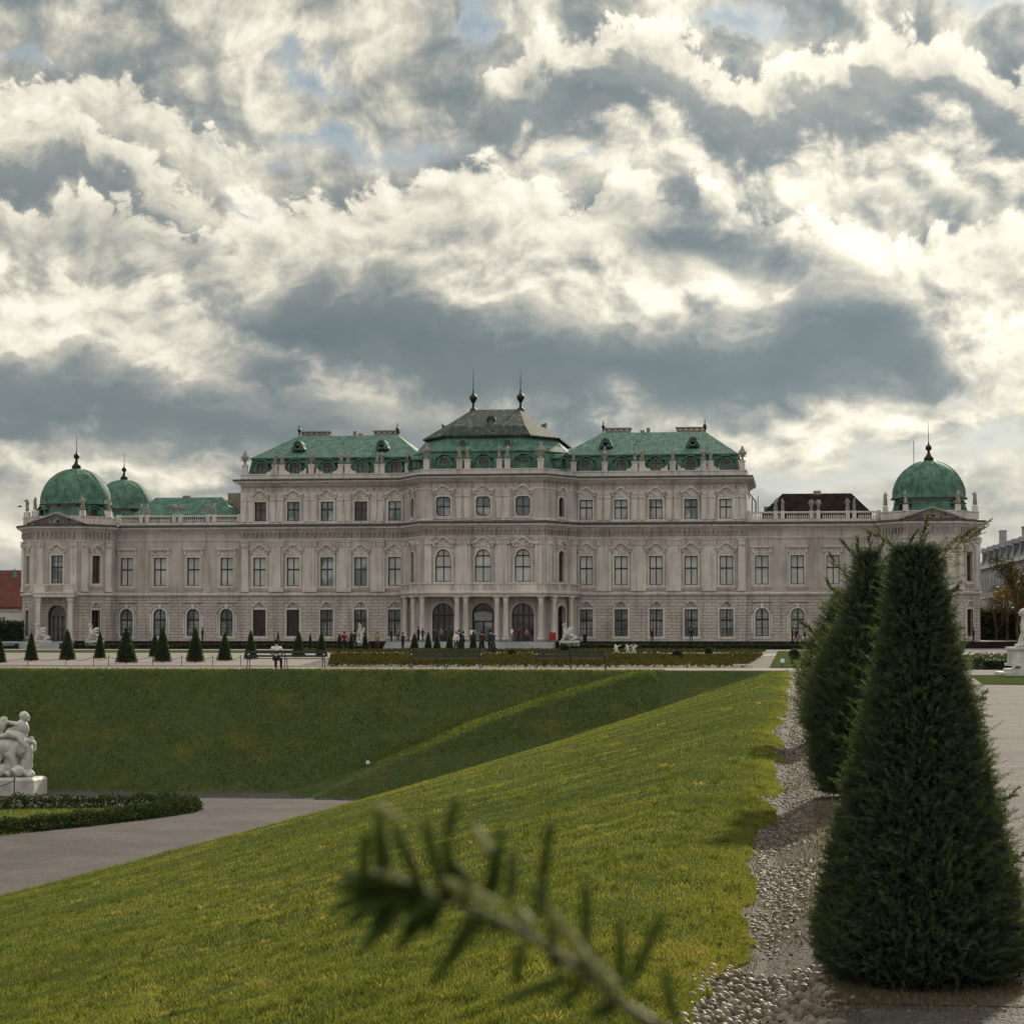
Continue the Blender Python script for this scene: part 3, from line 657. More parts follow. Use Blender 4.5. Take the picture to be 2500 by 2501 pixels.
BAYS = [12.85, 17.46, 22.07, 26.68, 31.29]; WBAYS = [35.9, 40.53, 45.16, 49.79]
Z1, Z2, Z3, Z4 = 6.6, 15.95, 22.2, 22.9
ARM = o_rect(Wm, 3.56)
for sgn in (-1, 1):
    # wings: two storeys
    fr = Fr((-51.4, 0), (-33.95, 0)) if sgn < 0 else Fr((33.95, 0), (51.4, 0)); off = fr.p.x
    us = sorted(sgn*u-off for u in WBAYS)
    mb = MB(); wall_band(mb, fr, 0, fr.L, 0, Z1, [(u, 1.08, o_arch(Wm, 3.68)) for u in us]); mb.build('wall', 'stone_rusticated', pal)
    mb = MB(); wall_band(mb, fr, 0, fr.L, Z1, Z2, [(u, 7.86, o_rect(Wm, 3.80)) for u in us])
    mb.fbox(fr, .05, fr.L-.05, 0, .62, .003, .14)
    mb.build('wall', 'stone', pal)
    for i, u in enumerate(us):
        put_window('wing', fr, u, 7.86); put_window('ground_arch', fr, u, 1.08, 'pane_mixed' if sgn < 0 else None)
    mb = MB()
    for a, b in zip([0]+us, us+[fr.L]):
        if b-a > 3: mb.fbox(fr, a+1.55, b-1.55, 7.0, 13.6, .003, .06); mb.fbox(fr, a+1.75, b-1.75, 7.25, 13.3, .06, .09)
    for u in us: mb.fbox(fr, u-1.25, u+1.25, 5.55, 5.72, .003, .20)
    mb.build('wall_panel', 'stone', pal)
    # main block: three storeys
    P0, P1 = ((-33.95, -.35), (-11.65, -.35)) if sgn < 0 else ((11.65, -.35), (33.95, -.35))
    fr = Fr(P0, P1); us = sorted(sgn*u-P0[0] for u in BAYS)
    mb = MB(); wall_band(mb, fr, 0, fr.L, 0, Z1, [(u, 1.05, o_rect(Wm, 3.56)) for u in us]); mb.build('wall', 'stone_rusticated', pal)
    mb = MB(); wall_band(mb, fr, 0, fr.L, Z1, Z2, [(u, 7.79, o_rect(Wm, 3.84)) for u in us]); wall_band(mb, fr, 0, fr.L, Z2, Z3, [(u, 16.50, o_rect(Wm, 2.61)) for u in us])
    mb.fbox(fr, .05, fr.L-.05, 0, .62, .003, .14)
    e = sgn*33.95                                       # gable walls above the wings
    mb.add([(e, -.35, 0), (e, 20, 0), (e, 20, Z3), (e, -.35, Z3)], [(0, 1, 2, 3)])
    mb.build('wall', 'stone', pal)
    for i, u in enumerate(us):
        put_window('main', fr, u, 7.79, 'pane_mixed' if (sgn < 0 and i in (2, 3)) else None)
        put_window('upper', fr, u, 16.50, 'pane_blind' if (sgn > 0 and i in (0, 4)) else ('pane_dark' if sgn < 0 and i in (0, 3) else None))
        put_window('ground', fr, u, 1.05, 'pane_black' if (sgn < 0 and i < 2) else None)
# centre pavilion and the two corner pavilions
C_FACES = [((-11.65, -.35), (-7.95, -7)), ((-7.95, -7), (7.95, -7)), ((7.95, -7), (11.65, -.35))]
for k, (a, b) in enumerate(C_FACES):
    fr = Fr(a, b); g = []; m_ = []; t_ = []
    if k == 1:
        us = [fr.L/2-5.22, fr.L/2, fr.L/2+5.22]
        g = [(u, .42, o_arch(2.9, 4.95, 14)) for u in us]; m_ = [(u, 8.15, o_should(2.12, 4.25)) for u in us]; t_ = [(u, 16.72, o_oct(1.92, 2.55)) for u in us]
        for i, u in enumerate(us):
            if i != 1: put_window('portal', fr, u, .42)
            put_window('centre_main', fr, u, 8.15); put_window('centre_upper', fr, u, 16.72, 'pane_mixed')
    else:
        u = fr.L/2; g = [(u, .42, o_arch(1.75, 4.7, 12))]; m_ = [(u, 8.15, o_arch(1.25, 4.1))]; t_ = [(u, 16.7, o_arch(1.2, 2.6))]
        put_window('chamfer_portal', fr, u, .42); put_window('chamfer_main', fr, u, 8.15); put_window('chamfer_upper', fr, u, 16.7)
    mb = MB(); wall_band(mb, fr, 0, fr.L, 0, Z1, g, .6); wall_band(mb, fr, 0, fr.L, Z1, Z2, m_); wall_band(mb, fr, 0, fr.L, Z2, Z3, t_); mb.build('wall', 'stone', pal)
# centre door, open, with a pale panel over it
fr = Fr((-7.95, -7), (7.95, -7)); uc = fr.L/2
door = MB().ring(fr, [(uc+a, .42+b) for a, b in o_arch(2.9, 4.95, 14)], [(uc+a, .42+b) for a, b in grow(o_arch(2.9, 4.95, 14), -.16)], -.5, -.36)
door.fbox(fr, uc-1.35, uc+1.35, 2.95, 3.05, -.52, -.38); door.fbox(fr, uc-.04, uc+.04, .42, 2.95, -.52, -.38); door.fbox(fr, uc-1.35, uc+1.35, 4.28, 4.38, -.52, -.38)
for k in range(9):
    a = math.pi*(k+.5)/9; door.ribbon(fr, [(uc+.15*math.cos(a), 4.4+.15*math.sin(a)), (uc+1.2*math.cos(a), 4.4+.85*math.sin(a))], .03, -.5, -.42)
door = door.build('door', 'door_wood', pal)
MB().prism(fr, o_arch(2.9, 4.95, 14), -.62, -.6, uc, .42).build('glass', 'pane_black', door)
MB().fbox(fr, uc-1.1, uc-.12, .44, 2.9, -.57, -.55).fbox(fr, uc+.12, uc+1.1, .44, 2.9, -.57, -.55).build('door_leaf', 'pane_mixed', door)
MB().prism(fr, [(-1.15, 3.1), (1.15, 3.1), (1.25, 4.0), (.6, 4.25), (0, 4.32), (-.6, 4.25), (-1.25, 4.0)], -.36, -.30, uc, 0).build('transom_panel', 'plaster_grey', door)

PAV_G, PAV_M = o_rect(1.35, 3.5), o_rect(1.62, 3.75)
for sgn in (-1, 1):
    pts = F_LP if sgn < 0 else half(F_LP)
    for k, (a, b) in enumerate(zip(pts[:-1], pts[1:])):
        fr = Fr(a, b); kind = None
        if abs(fr.L-6.3) < .05: kind = 'front'
        elif 4.5 < fr.L < 5.6: kind = 'chamfer'
        u = fr.L/2; g = m_ = []
        if kind == 'front':
            g = [(u, .30, o_arch(2.5, 4.9, 12))]; m_ = [(u, 8.1, PAV_M)]
            put_window('pavilion_main', fr, u, 8.1); 
            dd = MB().ring(fr, [(u+x, .3+z) for x, z in o_arch(2.5, 4.9, 12)], [(u+x, .3+z) for x, z in grow(o_arch(2.5, 4.9, 12), -.15)], -.5, -.36)
            for du in (-.62, 0, .62): dd.fbox(fr, u+du-.035, u+du+.035, .3, 3.7, -.5, -.4)
            for z in (3.7, 2.0): dd.fbox(fr, u-1.2, u+1.2, z-.06, z+.06, -.5, -.38)
            dd = dd.build('door', 'door_wood', pal); MB().prism(fr, o_arch(2.5, 4.9, 12), -.6, -.58, u, .3).build('glass', 'pane_dark', dd)
        elif kind == 'chamfer':
            g = [(u, 1.05, PAV_G)]; m_ = [(u, 8.1, o_rect(1.30, 3.75))]
            put_window('pavilion_side', fr, u, 8.1); put_window('pavilion_ground', fr, u, 1.05)
        mb = MB(); wall_band(mb, fr, 0, fr.L, 0, Z1, g, .6); mb.build('wall', 'stone_rusticated', pal)
        mb = MB(); wall_band(mb, fr, 0, fr.L, Z1, Z2, m_); mb.build('wall', 'stone', pal)
    # pavilion balcony on piers in front of the door
    c = sgn*57.6; fr = Fr((c-3.15, -6), (c+3.15, -6))
    bal = MB().fbox(fr, .35, 5.95, 6.25, 6.75, .003, 1.5).fbox(fr, .25, 6.05, 6.75, 6.95, 0, 1.6)
    for a, b in ((.4, 1.9), (4.4, 5.9)): bal.fbox(fr, a, b, 6.95, 7.85, 1.25, 1.45)
    bal.fbox(fr, .4, 5.9, 7.85, 8.0, 1.2, 1.5)
    for k in range(11): bal.fbox(fr, 1.98+k*.235, 2.08+k*.235, 6.95, 7.85, 1.3, 1.4)
    bal = bal.build('balcony', 'stone_light', pal)
    for a in (.55, 4.95):
        cb = MB().fbox(fr, a, a+.8, 0, 1.0, .4, 1.3).fbox(fr, a+.1, a+.7, 1.0, 5.7, .5, 1.2).fbox(fr, a, a+.8, 5.7, 6.25, .4, 1.3); cb.build('column', 'stone_light', pal)

# portico with paired columns and a balcony over the three portals
fr = Fr((-7.95, -7), (7.95, -7))
PORT = [(-11.9, -.35), (-11.9, -.6), (-8.3, -9.0), (8.3, -9.0), (11.9, -.6), (11.9, -.35)]
mb = MB(); mb.sweep(PORT, [(-1.6, 6.2), (.2, 6.2), (.25, 6.55), (.45, 6.6), (.45, 6.82), (-1.6, 6.82)]); 
mb.add([(-11.6, -.3, 6.5), (-8.0, -8.6, 6.5), (8.0, -8.6, 6.5), (11.6, -.3, 6.5)], [(0, 1, 2, 3)])
mb.add([(-11.6, -.3, 6.3), (-8.0, -8.6, 6.3), (8.0, -8.6, 6.3), (11.6, -.3, 6.3)], [(0, 1, 2, 3)])
balc = mb.build('balcony', 'stone_light', pal)
rb = MB(); rb.sweep(PORT, [(.0, 6.822), (.25, 6.822), (.25, 7.02), (.0, 7.02)]); rb.sweep(PORT, [(-.02, 7.82), (.28, 7.82), (.28, 8.0), (-.02, 8.0)])
f2 = Fr((-8.3, -9.0), (8.3, -9.0))
for a, b in ((0, .6), (.9, 4.2), (4.9, 5.6), (5.8, 6.2), (8.0, 8.6), (10.4, 10.8), (11.0, 11.7), (12.4, 15.7), (16.0, 16.6)): rb.fbox(f2, a, b, 7.02, 7.82, .03, .2)
for k in range(46):
    u = .7+k*.34; rb.lathe(*f2(u, .12, 0)[:2], [(.05, 7.02), (.10, 7.2), (.05, 7.5), (.06, 7.82)], 6)
for a, b in (((-11.9, -.6), (-8.3, -9.0)), ((8.3, -9.0), (11.9, -.6))):
    f3 = Fr(a, b)
    for k in range(25): rb.fbox(f3, .25+k*.35, .37+k*.35, 7.02, 7.82, .06, .16)
    for u in (0, 3.2, 5.6, 8.3): rb.fbox(f3, u, u+.7, 7.02, 7.82, .02, .22)
rb.build('balustrade', 'stone_light', balc)
col = MB(); col.fbox(ID, -.45, .45, 0, .55, -.45, .45)
col.lathe(0, 0, [(.42, .55), (.44, .7), (.36, .85), (.36, 2.4), (.32, 4.9), (.34, 5.0), (.32, 5.1), (.46, 5.6)], 16); col.fbox(ID, -.48, .48, 5.6, 5.82, -.48, .48)
colm = col.mesh('column', 'stone_light', True)
for s_ in (-1, 1):
    for u in (2.05, 3.2, 7.75): link('column', colm, pal, (s_*u, -8.7, .42))
    for (x, y) in ((9.2, -6.1), (11.0, -1.9)): link('column', colm, pal, (s_*x, y-.6, .42))

# cornices, string courses, parapets (all in palace coordinates)
def run(path, prof, name, m): return MB().sweep(path, prof).build(name, m, pal)
run([(x, y) for x, y in FULL], [(0, 6.40), (.10, 6.40), (.14, 6.52), (.30, 6.58), (.30, 6.74), (.12, 6.80), (0, 6.86)], 'string_course', 'stone_light')
run(FULL, [(-.1, 15.02), (.10, 15.02), (.14, 15.16), (.34, 15.26), (.40, 15.40), (.72, 15.48), (.80, 15.74), (-.1, 15.80)], 'cornice', 'stone_light')
run(FULL, [(-.1, 15.802), (.86, 15.742), (.90, 15.86), (.84, 16.0), (-.1, 16.12)], 'gutter', 'lead')
MAINP = [(-33.95, 20)] + F_MID + [(33.95, 20)]
run(MAINP, [(-.1, 21.30), (.08, 21.30), (.12, 21.42), (.36, 21.52), (.42, 21.64), (.78, 21.72), (.86, 21.92), (-.1, 21.98)], 'cornice', 'stone_light')
run(MAINP, [(-.1, 21.982), (.90, 21.922), (.94, 22.04), (.88, 22.16), (-.1, 22.26)], 'gutter', 'lead')
run([(p[0], p[1]) for p in MAINP], [(-.45, 22.2), (.02, 22.2), (.02, 22.75), (.10, 22.78), (.10, 22.92), (-.45, 22.92)], 'parapet', 'stone_light')
run(MAINP, [(0, 20.22), (.08, 20.22), (.10, 20.36), (0, 20.40)], 'string_course', 'stone_light')
run([F_LP[-1], (-33.95, 0)] + F_MID + [(33.95, 0), half(F_LP)[0]], [(0, 13.86), (.10, 13.88), (.12, 14.05), (.18, 14.08), (.18, 14.16), (0, 14.18)], 'string_course', 'stone_light')
run([(p[0], p[1]) for p in MAINP[1:-1]], [(0, 16.14), (.12, 16.14), (.12, 16.34), (0, 16.40)], 'string_course', 'stone_light')
# brackets under the cornice: one frieze mesh per storey
segs = [((-33.95, -.35), (-11.65, -.35))] + C_FACES + [((11.65, -.35), (33.95, -.35))]
fz = MB(); fz3 = MB()
for a, b in segs:
    f = Fr(a, b); n = max(2, int(round(f.L/.62)))
    for i in range(n):
        u = (i+.5)*f.L/n; fz.fbox(f, u-.10, u+.10, 14.30, 15.0, .003, .30); fz.fbox(f, u-.12, u+.12, 14.78, 15.0, .30, .42)
    n = int(round(f.L/.30))
    for i in range(n):
        u = (i+.5)*f.L/n; fz3.fbox(f, u-.07, u+.07, 21.06, 21.28, .003, .16)
        if i % 3 == 0: fz3.fbox(f, u-.08, u+.08, 20.55, 20.95, .003, .08)
for pts in (F_LP[:-1], half(F_LP)[1:]):
    for a, b in zip(pts[:-1], pts[1:]):
        f = Fr(a, b); n = max(2, int(round(f.L/.62)))
        for i in range(n): u = (i+.5)*f.L/n; fz.fbox(f, u-.10, u+.10, 14.20, 15.0, .003, .28)
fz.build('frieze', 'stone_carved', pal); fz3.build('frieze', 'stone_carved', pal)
# pilasters
def capital(mb, w, z0, z1):
    mb.fbox(ID, -w/2, w/2, z1-.14, z1, 0, .42); mb.fbox(ID, -w/2+.1, w/2-.1, z0, z1-.14, .003, .26)
    r = random.Random(5)
    for i in range(5):
        for z in (z0+.1, z0+.32): u = -w/2+.22+(w-.44)*i/4; mb.prism(ID, [(u+.12*math.cos(t), z+.13*math.sin(t)) for t in [math.pi*k/3 for k in range(6)]], .2, .40+r.uniform(-.05, .05))
mb = MB(); mb.fbox(ID, -1.02, 1.02, 7.0, 7.5, .003, .30); mb.fbox(ID, -.98, .98, 7.5, 13.05, .003, .12); mb.fbox(ID, -.62, .62, 7.5, 13.05, .12, .26)
for s_ in (-1, 1): mb.fbox(ID, s_*.22-.04, s_*.22+.04, 7.9, 12.7, .26, .285)
capital(mb, 2.0, 13.05, 13.8); PIL = mb.mesh('pilaster', 'stone_light')
mb = MB()
for s_ in (-1, 1):
    mb.add([(s_*.5+x, -d, z) for z, w in ((16.4, .26), (19.3, .40)) for x, d in ((-w, .003), (w, .003), (w, .24), (-w, .24))], [(0, 1, 5, 4), (1, 2, 6, 5), (2, 3, 7, 6), (3, 0, 4, 7)])
    mb.fbox(ID, s_*.5-.44, s_*.5+.44, 19.3, 19.5, 0, .34); mb.fbox(ID, s_*.5-.34, s_*.5+.34, 19.5, 20.2, .003, .22)
    mb.prism(ID, [(s_*.5+.18*math.cos(t), 19.85+.2*math.sin(t)) for t in [math.pi*k/3 for k in range(6)]], .2, .36)
mb.fbox(ID, -1.0, 1.0, 16.4, 20.2, .003, .08); PIL3 = mb.mesh('pilaster', 'stone_light')
mb = MB(); mb.fbox(ID, -.55, .55, 7.0, 7.5, .003, .30); mb.fbox(ID, -.46, .46, 7.5, 13.05, .003, .24); capital(mb, 1.15, 13.05, 13.8); PILN = mb.mesh('pilaster', 'stone_light')
def put(me, name, f, u, z=0): x, y, _ = f(u, 0, 0); return link(name, me, pal, (x, y, z), f.ang)
fm = Fr((-33.95, -.35), (33.95, -.35))
for b in (15.15, 19.77, 24.38, 28.99):
    for s_ in (-1, 1): put(PIL, 'pilaster', fm, 33.95+s_*b); put(PIL3, 'pilaster', fm, 33.95+s_*b)
for s_ in (-1, 1): put(PILN, 'pilaster', fm, 33.95+s_*33.3); put(PIL3, 'pilaster', fm, 33.95+s_*33.0+0)
fc = Fr((-7.95, -7), (7.95, -7))
for u in (-2.61, 2.61): put(PIL, 'pilaster', fc, 7.95+u); put(PIL3, 'pilaster', fc, 7.95+u)
for u in (-7.25, 7.25): put(PILN, 'pilaster', fc, 7.95+u)
for a, b in (C_FACES[0], C_FACES[2]):
    f = Fr(a, b)
    for u in (1.0, f.L-1.0): put(PILN, 'pilaster', f, u)
for sgn in (-1, 1):
    pts = F_LP if sgn < 0 else half(F_LP)
    for a, b in zip(pts[:-1], pts[1:]):
        f = Fr(a, b)
        if abs(f.L-6.3) < .05:
            for u in (.85, f.L-.85): put(PILN, 'pilaster', f, u)
        elif 4.5 < f.L < 5.6:
            for u in (.6, f.L-.6): put(PILN, 'pilaster', f, u)
    # pediment, parapet and corner pedestals
    c = sgn*57.6; f = Fr((c-3.15, -6), (c+3.15, -6)); pd = MB()
    pd.prism(f, [(-.1, 16.12), (6.4, 16.12), (3.15, 17.25)], -.3, .10)
    pd.ribbon(f, [(-1.0, 16.0), (3.15, 17.42)], .22, -.3, .85); pd.ribbon(f, [(3.15, 17.42), (7.3, 16.0)], .22, -.3, .85)
    r = random.Random(4)
    for _ in range(26):
        u = r.uniform(1.2, 5.1); z = r.uniform(16.2, 16.25+.85*(1-abs(u-3.15)/3.1)); pd.prism(f, [(u+.16*math.cos(t), z+.14*math.sin(t)) for t in [math.pi*k/3 for k in range(6)]], .1, .28)
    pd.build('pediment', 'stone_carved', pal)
    run(pts, [(-.5, 16.1), (-.02, 16.1), (-.02, 16.95), (.06, 17.0), (.06, 17.15), (-.5, 17.15)], 'parapet', 'stone_light')

# balustrades over the wings
balp = [(.05, 16.45), (.12, 16.66), (.045, 16.98), (.06, 17.2)]
WST = [37.75, 38.65, 42.4, 43.3, 47.1, 47.95]
for sgn in (-1, 1):
    f = Fr((-51.4, 0), (-33.95, 0)) if sgn < 0 else Fr((33.95, 0), (51.4, 0)); mb = MB()
    mb.fbox(f, 0, f.L, 16.02, 16.45, -.45, .0); mb.fbox(f, 0, f.L, 17.2, 17.42, -.42, .02)
    ped = sorted(sgn*x-f.p.x for x in WST)
    for u in ped + [.3, f.L-.3]: mb.fbox(f, u-.27, u+.27, 16.40, 17.52, -.48, .06)
    k = int(f.L/.27)
    for i in range(k):
        u = (i+.5)*f.L/k
        if min(abs(u-p) for p in ped) > .36: x, y, _ = f(u, -.2, 0); mb.lathe(x, y, balp, 6)
    mb.build('balustrade', 'stone_light', pal)
    rr = MB()                                                      # low hipped wing roof
    if sgn < 0: q = [(-50.0, 1.2), (-35.0, 1.2), (-35.0, 13), (-50.0, 13), (-47.6, 6, 20.2), (-38.1, 6, 20.2)]
    else: q = [(35.9, 1.2), (50.3, 1.2), (50.3, 13), (35.9, 13), (38.6, 6, 20.1), (47.7, 6, 20.1)]
    vs = [(p[0], p[1], 17.2) for p in q[:4]] + q[4:]
    rr.add(vs, [(0, 1, 5, 4), (2, 3, 4, 5), (3, 0, 4), (1, 2, 5)]); rr.add([(p[0], p[1], 15.9) for p in q[:4]]+[(p[0], p[1], 17.2) for p in q[:4]], [(0, 1, 5, 4), (1, 2, 6, 5), (2, 3, 7, 6), (3, 0, 4, 7)])
    rr = rr.build('roof', 'copper' if sgn < 0 else 'roof_dark', pal)
    ch = MB().box(sgn*37.0-.9, sgn*37.0+.9, 8, 9, 17.5, 20.9 if sgn < 0 else 18.5); ch.build('chimney', 'chimney_stone', rr); MB().box(sgn*43.2-.5, sgn*43.2+.5, 5.7, 6.3, 19.6, 20.45).build('chimney', 'chimney_stone', rr)
# downpipes
for sgn in (-1, 1):
    x = sgn*51.55; d = MB().tube([(x-sgn*.2, -.5, 15.8), (x+sgn*.1, -.55, 15.3), (x+sgn*.2, -2.2 if 0 else -.35, 14.4), (x+sgn*.2, -.28, 12), (x+sgn*.2, -.28, .5)], .10, 8)
    d.build('downpipe', 'lead', pal)

# main roofs: steep copper mansard under a hipped upper slope
def loft(mb, rings):
    n = len(rings[0]); vs = [p for r in rings for p in r]
    mb.add(vs, [(k*n+i, k*n+(i+1) % n, (k+1)*n+(i+1) % n, (k+1)*n+i) for k in range(len(rings)-1) for i in range(n)] + [tuple(range(len(vs)-n, len(vs)))])
def rect(x0, x1, y0, y1, z): return [(x0, y0, z), (x1, y0, z), (x1, y1, z), (x0, y1, z)]
for sgn in (-1, 1):
    def X(a, b): return (sgn*b, sgn*a) if sgn < 0 else (a, b)
    a = X(7.5, 33.2); b = X(9.4, 32.75); c = X(9.2, 32.95); rg = X(14.2, 28.2)
    mb = MB(); loft(mb, [rect(*a, .35, 19, 22.6), rect(*b, .95, 18.4, 25.0)])
    mans = mb.build('mansard', 'copper', pal)
    mb = MB(); loft(mb, [rect(*c, .72, 18.6, 24.98), rect(*c, .72, 18.6, 25.12), rect(*rg, 9.2, 10, 28.82)])
    mb.tube([(c[0], .72, 25.13), (c[1], .72, 25.13)], .07, 5)
    rf = mb.build('roof', 'copper', pal)
    for x0, x1, k in ((14.4, 17.9, 4), (24.2, 28.2, 5)):
        ch = MB(); xa, xb = X(x0, x1); ch.box(xa, xb, 11.2, 12.2, 28.2, 29.35); ch.box(xa-.15, xb+.15, 11.05, 12.35, 29.5, 29.68)
        for i in range(k+1): xx = xa+.1+(xb-xa-.2)*i/k; ch.box(xx-.12, xx+.12, 11.3, 12.1, 29.35, 29.5)
        ch.build('chimney', 'chimney_stone', rf)
    MB().box(sgn*20.4-.25, sgn*20.4+.25, 10, 10.6, 28.6, 29.5).build('chimney', 'chimney_stone', rf); MB().box(sgn*19.6-.3, sgn*19.6+.3, 10, 10.6, 28.6, 29.2).build('chimney', 'chimney_stone', rf)
    for x in (15.2, 26.8):
        oc = MB(); f = Fr((sgn*x-1, 2.6), (sgn*x+1, 2.6)); circ = [(1+.42*math.cos(t), 27.0+.42*math.sin(t)) for t in [math.pi*k/6 for k in range(12)]]
        c2 = [(1+.66*math.cos(t), 27.02+.62*math.sin(t)) for t in [math.pi*k/6 for k in range(12)]]
        oc.ring(f, c2, circ, -2.0, .3); oc.prism(f, [(.05, 26.45), (.35, 26.3), (1.65, 26.3), (1.95, 26.45), (1.7, 26.9), (.3, 26.9)], -2, .1)
        oc = oc.build('dormer', 'copper', pal); MB().prism(f, circ, 0, .1).build('pane', 'pane_black', oc)
    for x, z, y in ((14.3, 28.8, 9.5), (28.15, 28.8, 9.5), (11.2, 26.4, 14)):
        if x == 11.2 and sgn > 0: continue
        MB().lathe(sgn*x, y, [(.05, z-.3), (.05, z+.25), (.14, z+.3), (.10, z+.55), (.26, z+.85), (.20, z+1.05), (.05, z+1.15), (.09, z+1.3), (.01, z+1.9)], 8).build('finial', 'iron', pal, smooth=True)
# dormers of the mansard
mb = MB(); o_in = [(-.62, 0), (.62, 0), (.62, 1.0)] + [(.62*math.cos(t), 1.0+.35*math.sin(t)) for t in (math.pi*.25, math.pi*.5, math.pi*.75)] + [(-.62, 1.0)]
mb.ring(ID, grow(o_in, .26), o_in, -1.2, .12)
mb.ribbon(ID, [(-1.15, 1.25), (-.85, 1.32), (-.5, 1.62), (0, 1.76), (.5, 1.62), (.85, 1.32), (1.15, 1.25)], .14, -1.2, .32)
for s_ in (-1, 1): mb.prism(ID, [(s_*.92+.16*math.cos(t), .45+.4*math.sin(t)) for t in [math.pi*k/4 for k in range(8)]], -.3, .2)
DM = mb.mesh('dormer', 'copper'); DP = MB().prism(ID, o_in, -.3, -.25).mesh('pane', 'pane_dark')
DF = MB().fbox(ID, -.04, .04, 0, 1.3, -.25, -.18).fbox(ID, -.6, .6, .78, .86, -.25, -.18).mesh('frame', 'window_wood')
def dormer(x, y, ang=0.0, z=23.1):
    o = link('dormer', DM, pal, (x, y, z), ang); link('pane', DP, o); link('frame', DF, o)
for b in BAYS:
    for s_ in (-1, 1): dormer(s_*b, .25)
for u in (-5.2, 0, 5.2): dormer(u, -6.15)
for s_ in (-1, 1): dormer(s_*10.1, -3.2, s_*math.atan2(6.65, 3.7))
# centre roof: three stages on an octagonal plan
def octa(hx, cx_, yf, yb, z): return [(-hx+cx_, yf, z), (hx-cx_, yf, z), (hx, yf+cx_*1.5, z), (hx, yb, z), (-hx, yb, z), (-hx, yf+cx_*1.5, z)]
mb = MB(); loft(mb, [octa(10.9, 3.6, -6.2, 18, 22.7), octa(10.3, 3.6, -5.5, 17.5, 25.25)]); mb.build('mansard', 'copper', pal)
mb = MB(); loft(mb, [octa(10.45, 3.7, -5.7, 17.6, 25.24), octa(10.45, 3.7, -5.7, 17.6, 25.38), octa(9.6, 3.4, -4.6, 16.8, 26.2), octa(8.7, 3.2, -3.9, 16, 27.3)]); mb.build('roof', 'copper', pal)
mb = MB(); loft(mb, [octa(9.25, 3.3, -4.3, 16.4, 27.28), octa(9.25, 3.3, -4.3, 16.4, 27.46), octa(7.0, 2.2, -1.3, 14, 29.0), [(-3.3, 6.0, 31.9), (3.2, 6.0, 31.9), (3.25, 6.1, 31.9), (3.25, 7, 31.9), (-3.35, 7, 31.9), (-3.35, 6.1, 31.9)]])
mb.tube([(-5.9, -4.35, 27.5), (5.9, -4.35, 27.5)], .07, 5); ctop = mb.build('roof', 'copper_brown', pal)
for s_ in (-1, 1):
    x = s_*3.25; z = 31.9
    MB().lathe(x, 6.5, [(.52, z-.3), (.48, z+.1), (.22, z+.3), (.13, z+.9), (.22, z+1.0), (.5, z+1.5), (.56, z+1.7), (.46, z+1.95), (.18, z+2.2), (.12, z+2.6), (.06, z+2.8), (.045, z+4.2), (.01, z+5.9)], 12).build('finial', 'iron', pal, smooth=True)
    MB().add([(s_*6.0, 3, 28.6), (s_*7.0, 3, 28.6), (s_*7.1, 3, 29.75), (s_*6.6, 3, 29.5), (s_*5.2, 3, 29.6), (s_*6.0, 5, 28.6), (s_*7.0, 5, 28.6), (s_*7.1, 5, 29.75), (s_*6.6, 5, 29.5), (s_*5.2, 5, 29.6)],
        [(0, 1, 2, 3, 4), (5, 6, 7, 8, 9), (0, 1, 6, 5), (1, 2, 7, 6), (2, 3, 8, 7), (3, 4, 9, 8)]).build('dormer', 'copper', pal)
    oc = MB(); f = Fr((s_*2.95-1, -4.7), (s_*2.95+1, -4.7)); circ = [(1+.42*math.cos(t), 26.35+.40*math.sin(t)) for t in [math.pi*k/6 for k in range(12)]]
    oc.ring(f, [(1+(x_-1)*1.6, 26.37+(z_-26.35)*1.6) for x_, z_ in circ], circ, -1.5, .3); oc = oc.build('dormer', 'copper', pal); MB().prism(f, circ, 0, .1).build('pane', 'pane_black', oc)
oc = MB(); f = Fr((-1, .9), (1, .9)); circ = [(1+.4*math.cos(t), 29.9+.4*math.sin(t)) for t in [math.pi*k/6 for k in range(12)]]
oc.ring(f, [(1+(x_-1)*1.6, 29.9+(z_-29.9)*1.6) for x_, z_ in circ], circ, -1.8, .3); oc = oc.build('dormer', 'copper_brown', pal); MB().prism(f, circ, 0, .1).build('pane', 'pane_black', oc)

